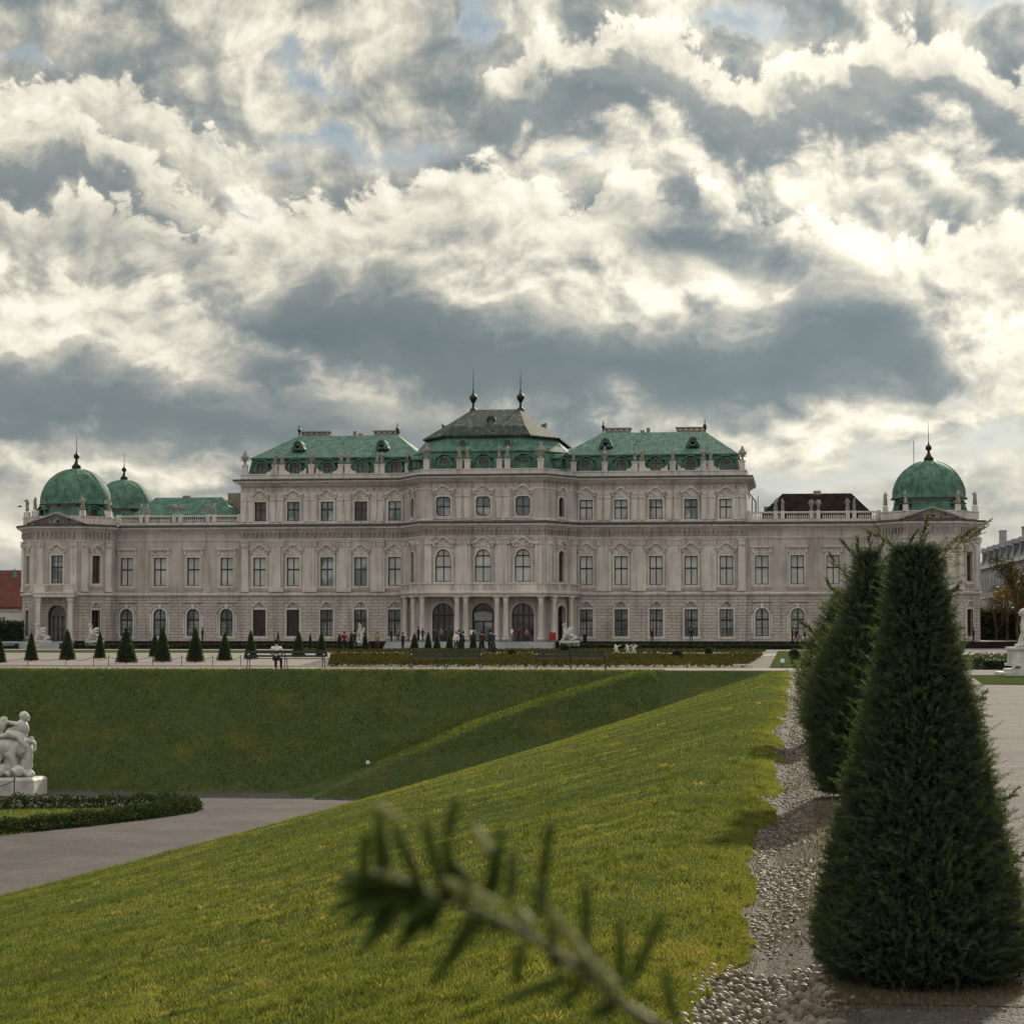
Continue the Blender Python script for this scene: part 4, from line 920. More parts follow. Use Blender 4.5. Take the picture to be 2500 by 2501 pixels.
# domes
def dome(x, y, s=1.0, z0=0.0):
    def L(pr): return [(r*s, z0+(z-16)*s+16) for r, z in pr]
    dr = MB(); dr.lathe(x, y, L([(5.6, 15.9), (5.55, 16.6), (5.2, 17.4), (4.95, 18.0), (4.85, 18.55)]), 8, R(22.5)); dr.build('drum', 'copper', pal)
    MB().lathe(x, y, L([(4.6, 18.5), (4.6, 19.05)]), 24).build('drum_band', 'pane_black', pal)
    pr = [(4.95, 18.95), (5.0, 19.05), (4.80, 19.2)] + [(4.80*math.cos(t), 19.3+4.72*math.sin(t)) for t in [math.pi*.5*k/14 for k in range(1, 13)]] + [(.75, 23.95), (.55, 24.15)]
    d = MB(); d.lathe(x, y, L(pr), 48)
    d = d.build('dome', 'copper_dome', pal, smooth=True)
    rb = MB()
    for k in range(8):
        a = R(22.5+45*k); pts = [(x+(r+.02)*s*math.cos(a), y+(r+.02)*s*math.sin(a), z) for (r, z) in [(p[0]/s, p[1]) for p in L(pr[2:-2])]]; rb.tube(pts, .07*s, 4)
    rb.build('rib', 'copper_dome', d)
    MB().lathe(x, y, L([(.68, 24.0), (.60, 24.25), (.66, 24.35), (.35, 24.7), (.2, 25.1), (.15, 25.35), (.36, 25.5), (.42, 25.75), (.34, 26.0), (.13, 26.15), (.10, 26.4), (.05, 26.6), (.04, 27.6), (.01, 29.3)]), 12).build('finial', 'iron', pal, smooth=True)
    for k in (5, 6, 7) if s == 1 else ():
        a = R(45*k); f = Fr((x+4.9*math.cos(a)-.9*math.sin(a)*-1, 0), (1, 0)) if False else None
for x in (-57.7, 57.7):
    dome(x, 2.0)
    for k, a in ((0, -135), (1, -45)):
        aa = R(a); o = link('dormer', DM, pal, (x+5.05*math.cos(aa), 2+5.05*math.sin(aa), 16.9), aa+math.pi/2); link('pane', DP, o); link('frame', DF, o)
dome(-62.2, 39.0, .92, 1.6)
MB().tube([(56.9, 25, 22), (56.9, 25, 28.6)], .05, 5).build('lightning_rod', 'iron', pal)
# maintenance ladder on the gable of the right-hand block
ld = MB()
for y in (8, 9): ld.tube([(34.5, y, 16.2), (34.5, y, 19.6)], .06, 5)
for k in range(12): ld.tube([(34.5, 8, 16.4+.27*k), (34.5, 9, 16.4+.27*k)], .03, 4)
ld.tube([(33.9, 8.5, 20.6), (35.0, 8.5, 19.2), (35.0, 8.5, 16.2)], .09, 5); ld.tube([(35.3, 8.5, 16.2), (35.3, 8.5, 20.0)], .05, 5); ld.build('ladder', 'iron', pal)

# figures and trophies on the parapets
def rot_z(me, a): me.transform(Matrix.Rotation(a, 4, 'Z')); return me
FIG = []
for v in range(3):
    lean = (.06, -.07, .02)[v]; arm = ((.42, -.12, 1.75), (.34, -.2, 1.1), (.50, 0, 1.62))[v]
    J = [(0, 0, .95, .22), (0, 0, 1.2, .20), (lean, 0, 1.5, .23), (lean*1.3, 0, 1.68, .10), (lean*1.6, 0, 1.86, .14),
         (-.14, 0, .5, .19), (-.16, 0, .06, .22), (.14, -.05, .5, .17), (.16, 0, .06, .2),
         (lean+.26, 0, 1.48, .09), (lean+arm[0], arm[1], (arm[2]+1.48)/2+.02, .07), (lean+arm[0]*1.1, arm[1], arm[2], .06), (lean-.26, 0, 1.48, .09), (lean-.34, -.1, 1.15, .07), (lean-.18, -.22, 1.0, .06)]
    E_ = [(0, 1), (1, 2), (2, 3), (3, 4), (0, 5), (5, 6), (0, 7), (7, 8), (2, 9), (9, 10), (10, 11), (2, 12), (12, 13), (13, 14)]
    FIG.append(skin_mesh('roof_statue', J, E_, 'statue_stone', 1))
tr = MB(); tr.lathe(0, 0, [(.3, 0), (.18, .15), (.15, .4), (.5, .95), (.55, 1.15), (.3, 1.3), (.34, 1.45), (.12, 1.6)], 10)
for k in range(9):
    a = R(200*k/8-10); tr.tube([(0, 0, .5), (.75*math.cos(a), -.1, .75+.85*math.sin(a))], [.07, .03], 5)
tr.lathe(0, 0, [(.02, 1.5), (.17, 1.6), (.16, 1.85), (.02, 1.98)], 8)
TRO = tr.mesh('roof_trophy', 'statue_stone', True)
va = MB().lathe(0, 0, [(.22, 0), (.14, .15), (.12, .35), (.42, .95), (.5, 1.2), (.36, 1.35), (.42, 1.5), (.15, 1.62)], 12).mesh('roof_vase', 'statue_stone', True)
pedm = MB(); pedm.fbox(ID, -.36, .36, 22.92, 24.0, -.5, .06); pedm.fbox(ID, -.42, .42, 24.0, 24.16, -.56, .12); PED = pedm.mesh('pedestal', 'stone_light')
def roof_item(me, f, u, z=24.16, ped=True, s=1.0, i=0):
    if ped: put(PED, 'pedestal', f, u)
    x, y, _ = f(u, -.2, 0); o = link(me.name, me, pal, (x, y, z), f.ang + (i*1.3 if me not in (TRO,) else 0)); s *= .88; o.scale = (s, s, s); return o
k = 0
for s_ in (-1, 1):
    for b, kind in ((11.15, 'f'), (14.65, 'f' if s_ < 0 else None), (15.3, 'f' if s_ < 0 else 't'), (19.3, 'f'), (20.25, 'f'), (24.3, 't' if s_ < 0 else 'f'), (28.35, 'f'), (29.3, 'f'), (33.45, 't')):
        if kind is None: continue
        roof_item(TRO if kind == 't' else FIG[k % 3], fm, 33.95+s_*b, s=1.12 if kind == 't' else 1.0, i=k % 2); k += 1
    for b in (2.1, 3.15): roof_item(FIG[k % 3], fc, 7.95+s_*b, s=1.08, i=k % 2); k += 1
    roof_item(TRO, fc, 7.95+s_*7.5, s=1.25)
    # scrolls and short balusters between pedestals
    f = fm; mb = MB()
    for b in (19.77, 24.3, 28.85):
        for du in (-.22, 0, .22):
            x, y, _ = f(33.95+s_*b+du, -.2, 0); mb.lathe(x, y, [(.06, 22.92), (.12, 23.2), (.05, 23.6), (.07, 23.85)], 6)
        mb.fbox(f, 33.95+s_*b-.5, 33.95+s_*b+.5, 23.85, 23.98, -.4, -.0)
        for du in (-1.1, 1.1):
            u = 33.95+s_*b+du; g = 1 if du > 0 else -1
            mb.prism(f, [(u-.45*g, 22.92), (u+.5*g, 22.92), (u+.45*g, 23.2), (u+.1*g, 23.22), (u-.1*g, 23.45), (u-.42*g, 23.7)], -.35, -.0)
    mb.build('parapet_scroll', 'stone_light', pal)
    f = Fr((-51.4, 0), (-33.95, 0)) if s_ < 0 else Fr((33.95, 0), (51.4, 0))
    for j, b in enumerate(WST): roof_item(va if j in (2, 3) else FIG[j % 3], f, s_*b-f.p.x, 17.52, False, .98, j % 2)
    for (x, y, a) in ((51.9, -1.6, 0), (54.3, -5.6, 0), (60.9, -5.6, 0), (63.3, -1.9, 0)):
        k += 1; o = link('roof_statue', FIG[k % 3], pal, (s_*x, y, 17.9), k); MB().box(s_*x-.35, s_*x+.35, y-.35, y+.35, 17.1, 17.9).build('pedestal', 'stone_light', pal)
# solid core so that no sky shows through the openings
core = MB(); core.box(-51, 51, 1.2, 13, .5, 15.9); core.box(-33.2, 33.2, 1.0, 18, 15.9, 22.5); core.box(-6.5, 6.5, -5.8, 1.0, .5, 22.5); core.box(-10.5, 10.5, -.3, 1, .5, 22.5)
core.box(-61.6, -53.6, -3.0, 10, .5, 16); core.box(53.6, 61.6, -3.0, 10, .5, 16); core.build('inner_wall', 'pane_black', pal)

# terrace the palace stands on
tb = MB(); tb.box(-126, 62, 283, 345, -.9, .42); tb.build('palace_terrace', 'gravel_pale', kind='structure')
wl = tag(MB().box(-126, 62, 282.6, 282.95, -1.2, .46).build('retaining_wall', 'roof_dark'), 'low dark retaining wall along the front of the palace terrace', 'wall')
def steps(cx_, hw, label, y0=278.6):
    t = empty('stone_steps', (cx_, y0, -.62), label=label, cat='steps')
    for k in range(7): MB().box(-hw, hw, .38*k, 4.1, .148*k, .148*(k+1)).build('step', 'plaster_grey', t)
    return t
steps(PX0, 10.6, 'wide grey stone steps leading up to the three palace portals')
steps(PX0-57.6, 6.2, 'grey stone steps in front of the left domed pavilion')

# ------------------------------------------------------------------ cobbled channel
def stones():
    st = []; rn = []
    th = np.linspace(0, 2*math.pi, 9)[:-1]
    for y in np.arange(8.0, 12.3, .054):                       # laid cobbles, still whole near the camera
        x = -.66+.03*rng.random()
        while x < .12:
            edge = x > .03; w = rng.uniform(.06, .10) if edge else rng.uniform(.032, .082); xx = x+w/2; x += w*1.04
            if xx < channel_left(y)-.05+.07*rng.random(): continue
            if not edge and (y > 11.2 and fbm2(xx*3+40, y*1.1, 31) > .50 or rng.random() < .05): continue
            st.append((xx, y+rng.uniform(-.014, .014), w*.50, rng.uniform(.017, .030), rng.uniform(.022, .040), rng.uniform(-.1, .55), rng.uniform(-.026, -.008))); rn.append(rng.random())
    n = 15000                                                  # farther on the stones are small, chipped and half buried
    yy = 1/rng.uniform(1/99., 1/11.8, n); xx = rng.uniform(-.70, .14, n); k = (xx > channel_left(yy)-.06+.10*rng.random(n)) & (fbm2(xx*2.6+40, yy*.8, 31) < .56-.25*rng.random(n)*(yy < 16)) & (rng.random(n) < .75); xx = xx[k]; yy = yy[k]
    for x, y in zip(xx, yy):
        w = rng.uniform(.010, .030)*max(1, y/28)*.85; st.append((x, y, w, w*rng.uniform(.4, .9), w*rng.uniform(.25, .6), rng.uniform(-1.6, 1.6), -.007)); rn.append(rng.random()*.55)  # darker tone: browner stones, with shade on the channel painted in
    st = np.array(st); rn = np.array(rn); st[:, 6] += height(st[:, 0], st[:, 1])
    rings = [(1.0, -.3), (.97, .25), (.72, .72), (.32, .95)]
    P = []
    for (r, z) in rings: P.append(np.stack([r*np.cos(th), r*np.sin(th), np.full(8, z)], -1))
    P = np.concatenate(P + [np.array([[0, 0, 1.0]])]); F = []
    for k in range(3):
        for i in range(8): F.append((k*8+i, k*8+(i+1) % 8, (k+1)*8+(i+1) % 8, (k+1)*8+i))
    for i in range(8): F.append((24+i, 24+(i+1) % 8, 32, 32))
    F = np.array(F); N = len(st)
    Q = P[None] * st[:, None, 2:5]; ca, sa = np.cos(st[:, 5])[:, None], np.sin(st[:, 5])[:, None]
    V = np.stack([Q[..., 0]*ca-Q[..., 1]*sa+st[:, None, 0], Q[..., 0]*sa+Q[..., 1]*ca+st[:, None, 1], Q[..., 2]+st[:, None, 6]], -1)
    me = bpy.data.meshes.new('cobbles'); me.vertices.add(N*33); me.vertices.foreach_set('co', V.astype(np.float32).ravel())
    FF = (F[None]+np.arange(N)[:, None, None]*33); quads = FF[:, :24].reshape(-1, 4); tris = FF[:, 24:, :3].reshape(-1, 3)
    loops = np.concatenate([quads.ravel(), tris.ravel()]); me.loops.add(len(loops)); me.loops.foreach_set('vertex_index', loops.astype(np.int32))
    nq, nt = len(quads), len(tris); me.polygons.add(nq+nt)
    me.polygons.foreach_set('loop_start', np.concatenate([np.arange(nq)*4, nq*4+np.arange(nt)*3]).astype(np.int32)); me.polygons.foreach_set('loop_total', np.concatenate([np.full(nq, 4), np.full(nt, 3)]).astype(np.int32))
    me.polygons.foreach_set('use_smooth', np.ones(nq+nt, bool))
    a = me.attributes.new('rnd', 'FLOAT', 'FACE'); a.data.foreach_set('value', np.concatenate([np.repeat(rn, 24), np.repeat(rn, 8)]).astype(np.float32))
    me.materials.append(MATS['cobble']); me.update(calc_edges=True); return me
chan = link('cobbled_channel', grid_mesh('cobbled_channel', GX, GY, GZ-.01, 'channel_bed', CH_MASK), kind='structure')
link('cobble_paving', stones(), chan)

# ------------------------------------------------------------------ grass and leaves
def blades(name, P, h, w, rnd, m='grass', lean=.55, **k):
    n = len(P); a = rng.uniform(0, 2*math.pi, n); side = np.stack([np.cos(a), np.sin(a), np.zeros(n)], -1)*(w/2)[:, None]
    b = rng.uniform(0, 2*math.pi, n); l = rng.uniform(.1, lean, n)*h
    mid = P+np.stack([np.cos(b)*l*.35, np.sin(b)*l*.35, h*.6], -1); top = P+np.stack([np.cos(b)*l, np.sin(b)*l, h], -1)
    V = np.stack([P-side, P+side, mid+side*.8, top], 1)   # quad: root, root, shoulder, tip
    return link(name, np_mesh(name, V, 4, m, rnd), **k)
def patch_color(X, Y):
    return np.clip(.42+.75*(fbm2(X*.5, Y*.35, 12)-.48)+.75*(fbm2(X*3.6, Y*2.8, 17)-.5)+rng.normal(0, .13, len(X)), 0, 1)
n = 640000
Y = 1/rng.uniform(1/98.0, 1/8.5, n)
u = rng.uniform(0, 1, n); xr = channel_left(Y)+.05; xl = np.maximum(foot_x(Y), -(.40*Y+1.0)); X = xl+(xr-xl)*u
nearch = rng.random(n) < .10; X = np.where(nearch, xr+.04-rng.exponential(.12, n), X)
k = fbm2(X*1.3, Y*1.3, 44) > .20; X = X[k]; Y = Y[k]
P = np.stack([X, Y, height(X, Y)-.004], -1); hh = rng.uniform(.012, .027, len(X))*(1+.008*Y)*(.7+.7*fbm2(X*1.8, Y*1.8, 9)); ww = rng.uniform(.0020, .0034, len(X))*np.maximum(1, Y/11)
blades('grass', P, hh, ww, patch_color(X, Y), kind='stuff')
nc = 1500; Yc = 1/rng.uniform(1/60., 1/9.0, nc); Xc = np.maximum(foot_x(Yc), -(.40*Yc+1.0)); Xc = Xc+(channel_left(Yc)-Xc)*rng.random(nc)**.8; rc = rng.uniform(.03, .11, nc); tone = rng.choice([.05, .12, .85, .95], nc, p=[.52, .40, .05, .03])
ix = np.repeat(np.arange(nc), 30); a_ = rng.uniform(0, 2*math.pi, len(ix)); r_ = rng.random(len(ix))**.5*rc[ix]*np.maximum(1, Yc[ix]/25); X = Xc[ix]+np.cos(a_)*r_; Y = Yc[ix]+np.sin(a_)*r_*1.6
blades('grass_tufts', np.stack([X, Y, height(X, Y)], -1), rng.uniform(.020, .040, len(X))*(1+.01*Y), rng.uniform(.003, .006, len(X))*np.maximum(1, Y/14), np.clip(tone[ix]+rng.normal(0, .08, len(ix)), 0, 1), lean=.9, kind='stuff')
n = 60000
X = rng.uniform(-46, -6, n); Y = rng.uniform(92.5, 101.3, n); k = X < foot_x(Y)+.3+np.clip((Y-92)*1.9, 0, 20); X = X[k]; Y = Y[k]
blades('bank_grass', np.stack([X, Y, height(X, Y)-.01], -1), rng.uniform(.05, .12, len(X)), rng.uniform(.02, .04, len(X)), np.clip(patch_color(X, Y)*.75-.12, 0, 1), kind='stuff')
# weeds and dry grass between the cobbles and at the foot of the yews
Y = 1/rng.uniform(1/60., 1/9.0, 20000); X = rng.uniform(-.55, .30, len(Y)); X = np.where(rng.random(len(Y)) < .35, rng.uniform(.1, 1.3, len(Y)), X)
k = (fbm2(X*2.2+40, Y*.55, 31) > .47) | ((X > .05) & (fbm2(X*3, Y*2, 71) > .52) & (Y > 10.8)); X = X[k]; Y = Y[k]
blades('channel_weeds', np.stack([X, Y, height(X, Y)-.01], -1), rng.uniform(.010, .036, len(X))*(1+.01*Y), rng.uniform(.0025, .004, len(X))*np.maximum(1, Y/12), rng.uniform(.0, 1, len(X)), m='weed', kind='stuff')
def scatter_quads(P, s, flat=0.0, aspect=.6):
    n = len(P); d = rng.normal(size=(n, 3)); d[:, 2] *= (1-flat); d /= np.linalg.norm(d, axis=1)[:, None]
    e = np.cross(d, rng.normal(size=(n, 3))*(np.array([1, 1, 1]) if flat == 0 else np.array([.15, .15, 1]))); e /= np.linalg.norm(e, axis=1)[:, None]+1e-9
    s = np.broadcast_to(s, (n,))[:, None]; d = d*s*.5; e = e*s*.5*aspect
    return np.stack([P-d, P+e, P+d, P-e], 1)
Y = 1/rng.uniform(1/50., 1/9.3, 1500); X = np.where(rng.random(len(Y)) < .75, rng.normal(-.25, .35, len(Y)), rng.uniform(-3, 1.8, len(Y)))
P = np.stack([X, Y, height(X, Y)+.022], -1)
link('fallen_leaves', np_mesh('fallen_leaves', scatter_quads(P, rng.uniform(.018, .040, len(P))*np.maximum(1, Y/25), .7, .7), 4, 'dry_leaf', rng.random(len(P))), kind='stuff')
# planting bed on the terrace
def bed(name, poly_x0, poly_x1, y0, y1, n, hmin, hmax, m, s=(.10, .22)):
    t = rng.random(n); Y = y0+(y1-y0)*t; X = poly_x0(Y)+(poly_x1(Y)-poly_x0(Y))*rng.random(n); z = (hmin+(hmax-hmin)*fbm2(X*1.1, Y*.5, 61))*rng.random(n)**.5
    P = np.stack([X, Y, z+.02], -1); return link(name, np_mesh(name, scatter_quads(P, rng.uniform(*s, n)), 4, m, np.clip(rng.random(n)*.6+.7*(fbm2(X*.5, Y*.3, 77)-.3), 0, 1)), kind='stuff')
bed('planting_bed', lambda Y: -.205*Y-.5, lambda Y: 0*Y-2.6, 108.2, 156, 26000, .10, .36, 'bed_leaf')
bed('clipped_hedge_strip', lambda Y: -.225*Y, lambda Y: 0*Y-3, 178, 196, 9000, .1, .3, 'bed_leaf', (.15, .3))
mb = MB(); mb.add([(-.205*108-.5, 108, .022), (-2.4, 108, .022), (-2.4, 157, .022), (-.205*157-.5, 157, .022)], [(0, 1, 2, 3)]); mb.build('bed_soil', 'soil', kind='structure')
mb = MB(); mb.add([(-.225*177, 177, .022), (-2.8, 177, .022), (-2.8, 198, .022), (-.225*198, 198, .022)], [(0, 1, 2, 3)]); mb.build('strip_soil', 'soil', kind='structure')

# ------------------------------------------------------------------ yews
def shoots_mesh(name, base, dirv, L, npn, nl, nw, m, rb=None, stem_w=.004):
    """base, dirv: (n,3); L: lengths; npn needles per shoot; two-ranked needles as slim triangles"""
    n = len(base); t = (np.arange(npn)+.5)/npn; side = np.where(np.arange(npn) % 2 == 0, 1., -1.)
    ref = rng.normal(size=(n, 3)); s = np.cross(dirv, ref); s /= np.linalg.norm(s, axis=1)[:, None]; up = np.cross(s, dirv)
    droop = rng.uniform(-.25, .10, n)
    c = base[:, None]+dirv[:, None]*(L[:, None]*t[None])[..., None]; c[..., 2] += (droop[:, None]*L[:, None]*t[None]**2)
    jit = rng.normal(0, .28, (n, npn, 3))
    nd = s[:, None]*side[None, :, None]*.85+dirv[:, None]*.55+jit*.8; nd /= np.linalg.norm(nd, axis=2)[..., None]
    ln = nl*(1-.45*t[None, :, None]**3)*rng.uniform(.8, 1.15, (n, npn, 1))
    wv = np.cross(nd, rng.normal(size=(n, npn, 3))); wv /= np.linalg.norm(wv, axis=2)[..., None]
    V = np.stack([c-wv*nw/2, c+wv*nw/2, c+nd*ln+wv*nw*.15], 2).reshape(-1, 3)
    r = (rng.random(n) if rb is None else rb)[:, None]*.8+.2*rng.random((n, npn)); r = r.reshape(-1)
    # stems
    e = base+dirv*L[:, None]; e[:, 2] += droop*L; sv = s*stem_w/2
    V2 = np.stack([base-sv, base+sv, e], 1).reshape(-1, 3)
    return np_mesh(name, np.concatenate([V, V2]), 3, m, np.concatenate([r, np.full(n, .9)]))
ys_ = np.arange(10.9, 72, .25); mb = MB()
for y0_, y1_ in zip(ys_[:-1], ys_[1:]):
    e = [float(1.18+.22*(vnoise(v*1.1, 3.1, 4)-.5)+.10*(vnoise(v*4, 1.1, 5)-.5)) for v in (y0_, y1_)]
    mb.add([(.125, y0_, .004), (e[0], y0_, .004), (e[1], y1_, .004), (.125, y1_, .004)], [(0, 1, 2, 3)])
mb.build('soil_strip', 'soil', kind='structure')
n_ = 16000; Y = 1/rng.uniform(1/60., 1/10.7, n_); X = rng.uniform(.10, 1.25, n_); k = fbm2(X*3, Y*2, 71) > .42; X = X[k]; Y = Y[k]
blades('soil_weeds', np.stack([X, Y, 0*X], -1), rng.uniform(.010, .04, len(X))*(1+.01*Y), rng.uniform(.0025, .004, len(X))*np.maximum(1, Y/12), rng.uniform(0, 1, len(X)), m='weed', kind='stuff')
P = np.stack([rng.uniform(.12, 1.3, 2600), 1/rng.uniform(1/40., 1/10.6, 2600), np.full(2600, .012)], -1)
link('needle_litter', np_mesh('needle_litter', scatter_quads(P, rng.uniform(.01, .024, 2600), .8, .5), 4, 'dry_leaf', rng.random(2600)), kind='stuff')
def yew(x, y, prof, n, npn, nl, nw, L, label, leaders, m='yew', n_fill=9000, fill=.04, flare=None, tip_share=.12):
    t = empty('yew_tree', (x, y, 0), label=label, cat='yew tree', group='clipped yews beside the cobbled channel')
    zs = np.array([p[0] for p in prof]); cs = np.array([p[1] for p in prof]); rs = np.array([p[2] for p in prof])
    H = zs[-1]
    def pts(k, f0, f1):
        z = rng.uniform(zs[0], H, k*3); r = np.interp(z, zs, rs); z = z[rng.random(k*3) < (r/rs.max())][:k]; r = np.interp(z, zs, rs); a = rng.uniform(0, 2*math.pi, len(z))
        lump = 1+.10*(fbm2(a*3+z*2, z*4, 5)-.5)+.10*(fbm2(a*9, z*11, 15)-.5)
        f = rng.uniform(f0, f1, len(z))*lump; cxx = np.interp(z, zs, cs)
        return z, a, np.stack([cxx+np.cos(a)*r*f, np.sin(a)*r*f, z], -1), r
    z, a, B, r = pts(n, .72, 1.0)
    k = int(len(z)*.06)                                               # flat top
    top = rng.random(len(z)) < .05; B[top, 0] = np.interp(H, zs, cs)+np.cos(a[top])*rs[-1]*rng.random(top.sum())**.5; B[top, 1] = np.sin(a[top])*rs[-1]*rng.random(top.sum())**.5; B[top, 2] = H-.03
    out = np.stack([np.cos(a), np.sin(a), np.zeros(len(a))], -1); upw = rng.uniform(.05, .9, len(a)); upw[top] = rng.uniform(1, 4, top.sum())
    D = out+rng.normal(0, .35, (len(a), 3)); D[:, 2] += upw; D /= np.linalg.norm(D, axis=1)[:, None]
    Ls = rng.uniform(L*.55, L*1.2, len(a)); long_ = rng.random(len(a)) < .025; Ls[long_] *= 2.0
    rb = np.clip(.15+.5*fbm2(a*4, B[:, 2]*5, 3)+rng.normal(0, .12, len(a)), 0, .8)
    link('crown', shoots_mesh('crown', B, D, Ls, npn, nl, nw, m, rb), t)
    # inner foliage
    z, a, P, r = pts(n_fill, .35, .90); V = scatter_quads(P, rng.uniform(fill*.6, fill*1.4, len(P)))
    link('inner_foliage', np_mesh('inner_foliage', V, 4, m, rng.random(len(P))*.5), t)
    core = MB().lathe(0, 0, [(r_*.70, z_) for z_, c_, r_ in prof], 14); core.v = [(vx+float(np.interp(vz, zs, cs)), vy, vz) for vx, vy, vz in core.v]; core.build('dark_core', 'hedge_core', t, smooth=True)  # added solid dark core, blocks light through the crown
    # fresh unclipped shoots
    tips = int(n*tip_share*1.5); z, a, B, r = pts(tips, .92, 1.03); out = np.stack([np.cos(a), np.sin(a), np.zeros(len(a))], -1); D = out*.8+rng.normal(0, .25, (len(a), 3)); D[:, 2] += .6; D /= np.linalg.norm(D, axis=1)[:, None]
    Ls = rng.uniform(L*.7, L*1.5, len(a))*np.where(rng.random(len(a)) < .10, 1.9, 1.0); allB = [B]; allD = [D]; allL = [Ls]
    for (p, q, kk) in leaders:
        p = np.array(p, float); q = np.array(q, float); d = q-p; Lq = np.linalg.norm(d); d /= Lq
        for j in range(kk):
            f = j/kk; b = p+d*Lq*f; dd = d+rng.normal(0, .35*(1-f)+.08, 3); dd /= np.linalg.norm(dd); 
            for _ in range(2): dd2 = dd+rng.normal(0, .12, 3); dd2 /= np.linalg.norm(dd2); allB.append(b[None]); allD.append(dd2[None]); allL.append(np.array([max(.05, Lq*(.45-.25*f))]))
    link('new_shoots', shoots_mesh('new_shoots', np.concatenate(allB), np.concatenate(allD), np.concatenate(allL), npn+10, nl*1.05, nw*1.25, 'yew_tip'), t)
    MB().tube([(0, 0, -.1), (.01, 0, .25), (0, .02, .8)], [.05, .045, .03], 8).build('trunk', 'bark', t)
    return t

yew(.60, 11.75, [(.02, .0, .45), (.10, -.01, .50), (.25, -.015, .51), (.60, -.015, .43), (1.15, -.005, .30), (1.57, 0, .195), (1.85, -.01, .135), (2.08, -.02, .105), (2.15, -.02, .08)],
    21000, 20, .021, .0036, .070, 'large dark yew pruned to a tapering column, nearest beside the gravel path',
    [((.02, .0, 2.10), (.26, -.05, 2.26), 8), ((.06, 0, 2.08), (.34, 0, 2.29), 9), ((-.08, 0, 2.15), (-.27, 0, 2.27), 6), ((.0, .0, 2.15), (.04, 0, 2.33), 7), ((.10, 0, 1.90), (.20, 0, 1.98), 5), ((.20, 0, 1.34), (.33, .05, 1.44), 6),
     ((.34, 0, .85), (.47, 0, .95), 7), ((.40, 0, .55), (.53, 0, .66), 7), ((-.08, 0, 2.12), (-.02, 0, 2.26), 5)])
yew(.66, 24.2, [(.05, -.02, .40), (.3, -.02, .48), (.9, -.02, .54), (1.2, -.01, .50), (1.5, .0, .38), (1.80, .02, .24), (2.1, .04, .15), (2.4, .05, .10), (2.5, .05, .06)],
    8500, 18, .030, .0062, .15, 'yew with bristling shoots standing just behind the nearest one',
    [((.0, 0, 2.4), (-.22, 0, 2.70), 8), ((.02, 0, 2.4), (-.08, 0, 2.72), 8), ((.05, 0, 2.45), (.06, 0, 2.76), 8), ((.08, 0, 2.4), (.20, 0, 2.68), 8), ((-.1, 0, 2.2), (-.36, 0, 2.56), 8), ((.1, 0, 2.3), (.25, 0, 2.55), 6),
     ((-.2, 0, 2.0), (-.40, 0, 2.30), 7), ((-.4, -.2, 1.6), (-.66, -.25, 1.85), 8), ((-.55, -.2, 1.2), (-.78, -.2, 1.45), 6), ((-.1, -.6, 1.15), (-.28, -.75, 1.36), 7), ((-.15, -.55, .5), (-.42, -.6, .74), 7), ((.1, -.6, .9), (-.1, -.7, 1.02), 6)], n_fill=6000, fill=.07, tip_share=.22)
yew(.70, 36.6, [(.05, 0, .50), (.3, 0, .66), (.9, 0, .70), (1.4, 0, .55), (2.0, 0, .28), (2.3, 0, .12)], 4500, 14, .04, .009, .18, 'third yew in the row, its left flank showing past the second', [], n_fill=3000, fill=.10, tip_share=.2)

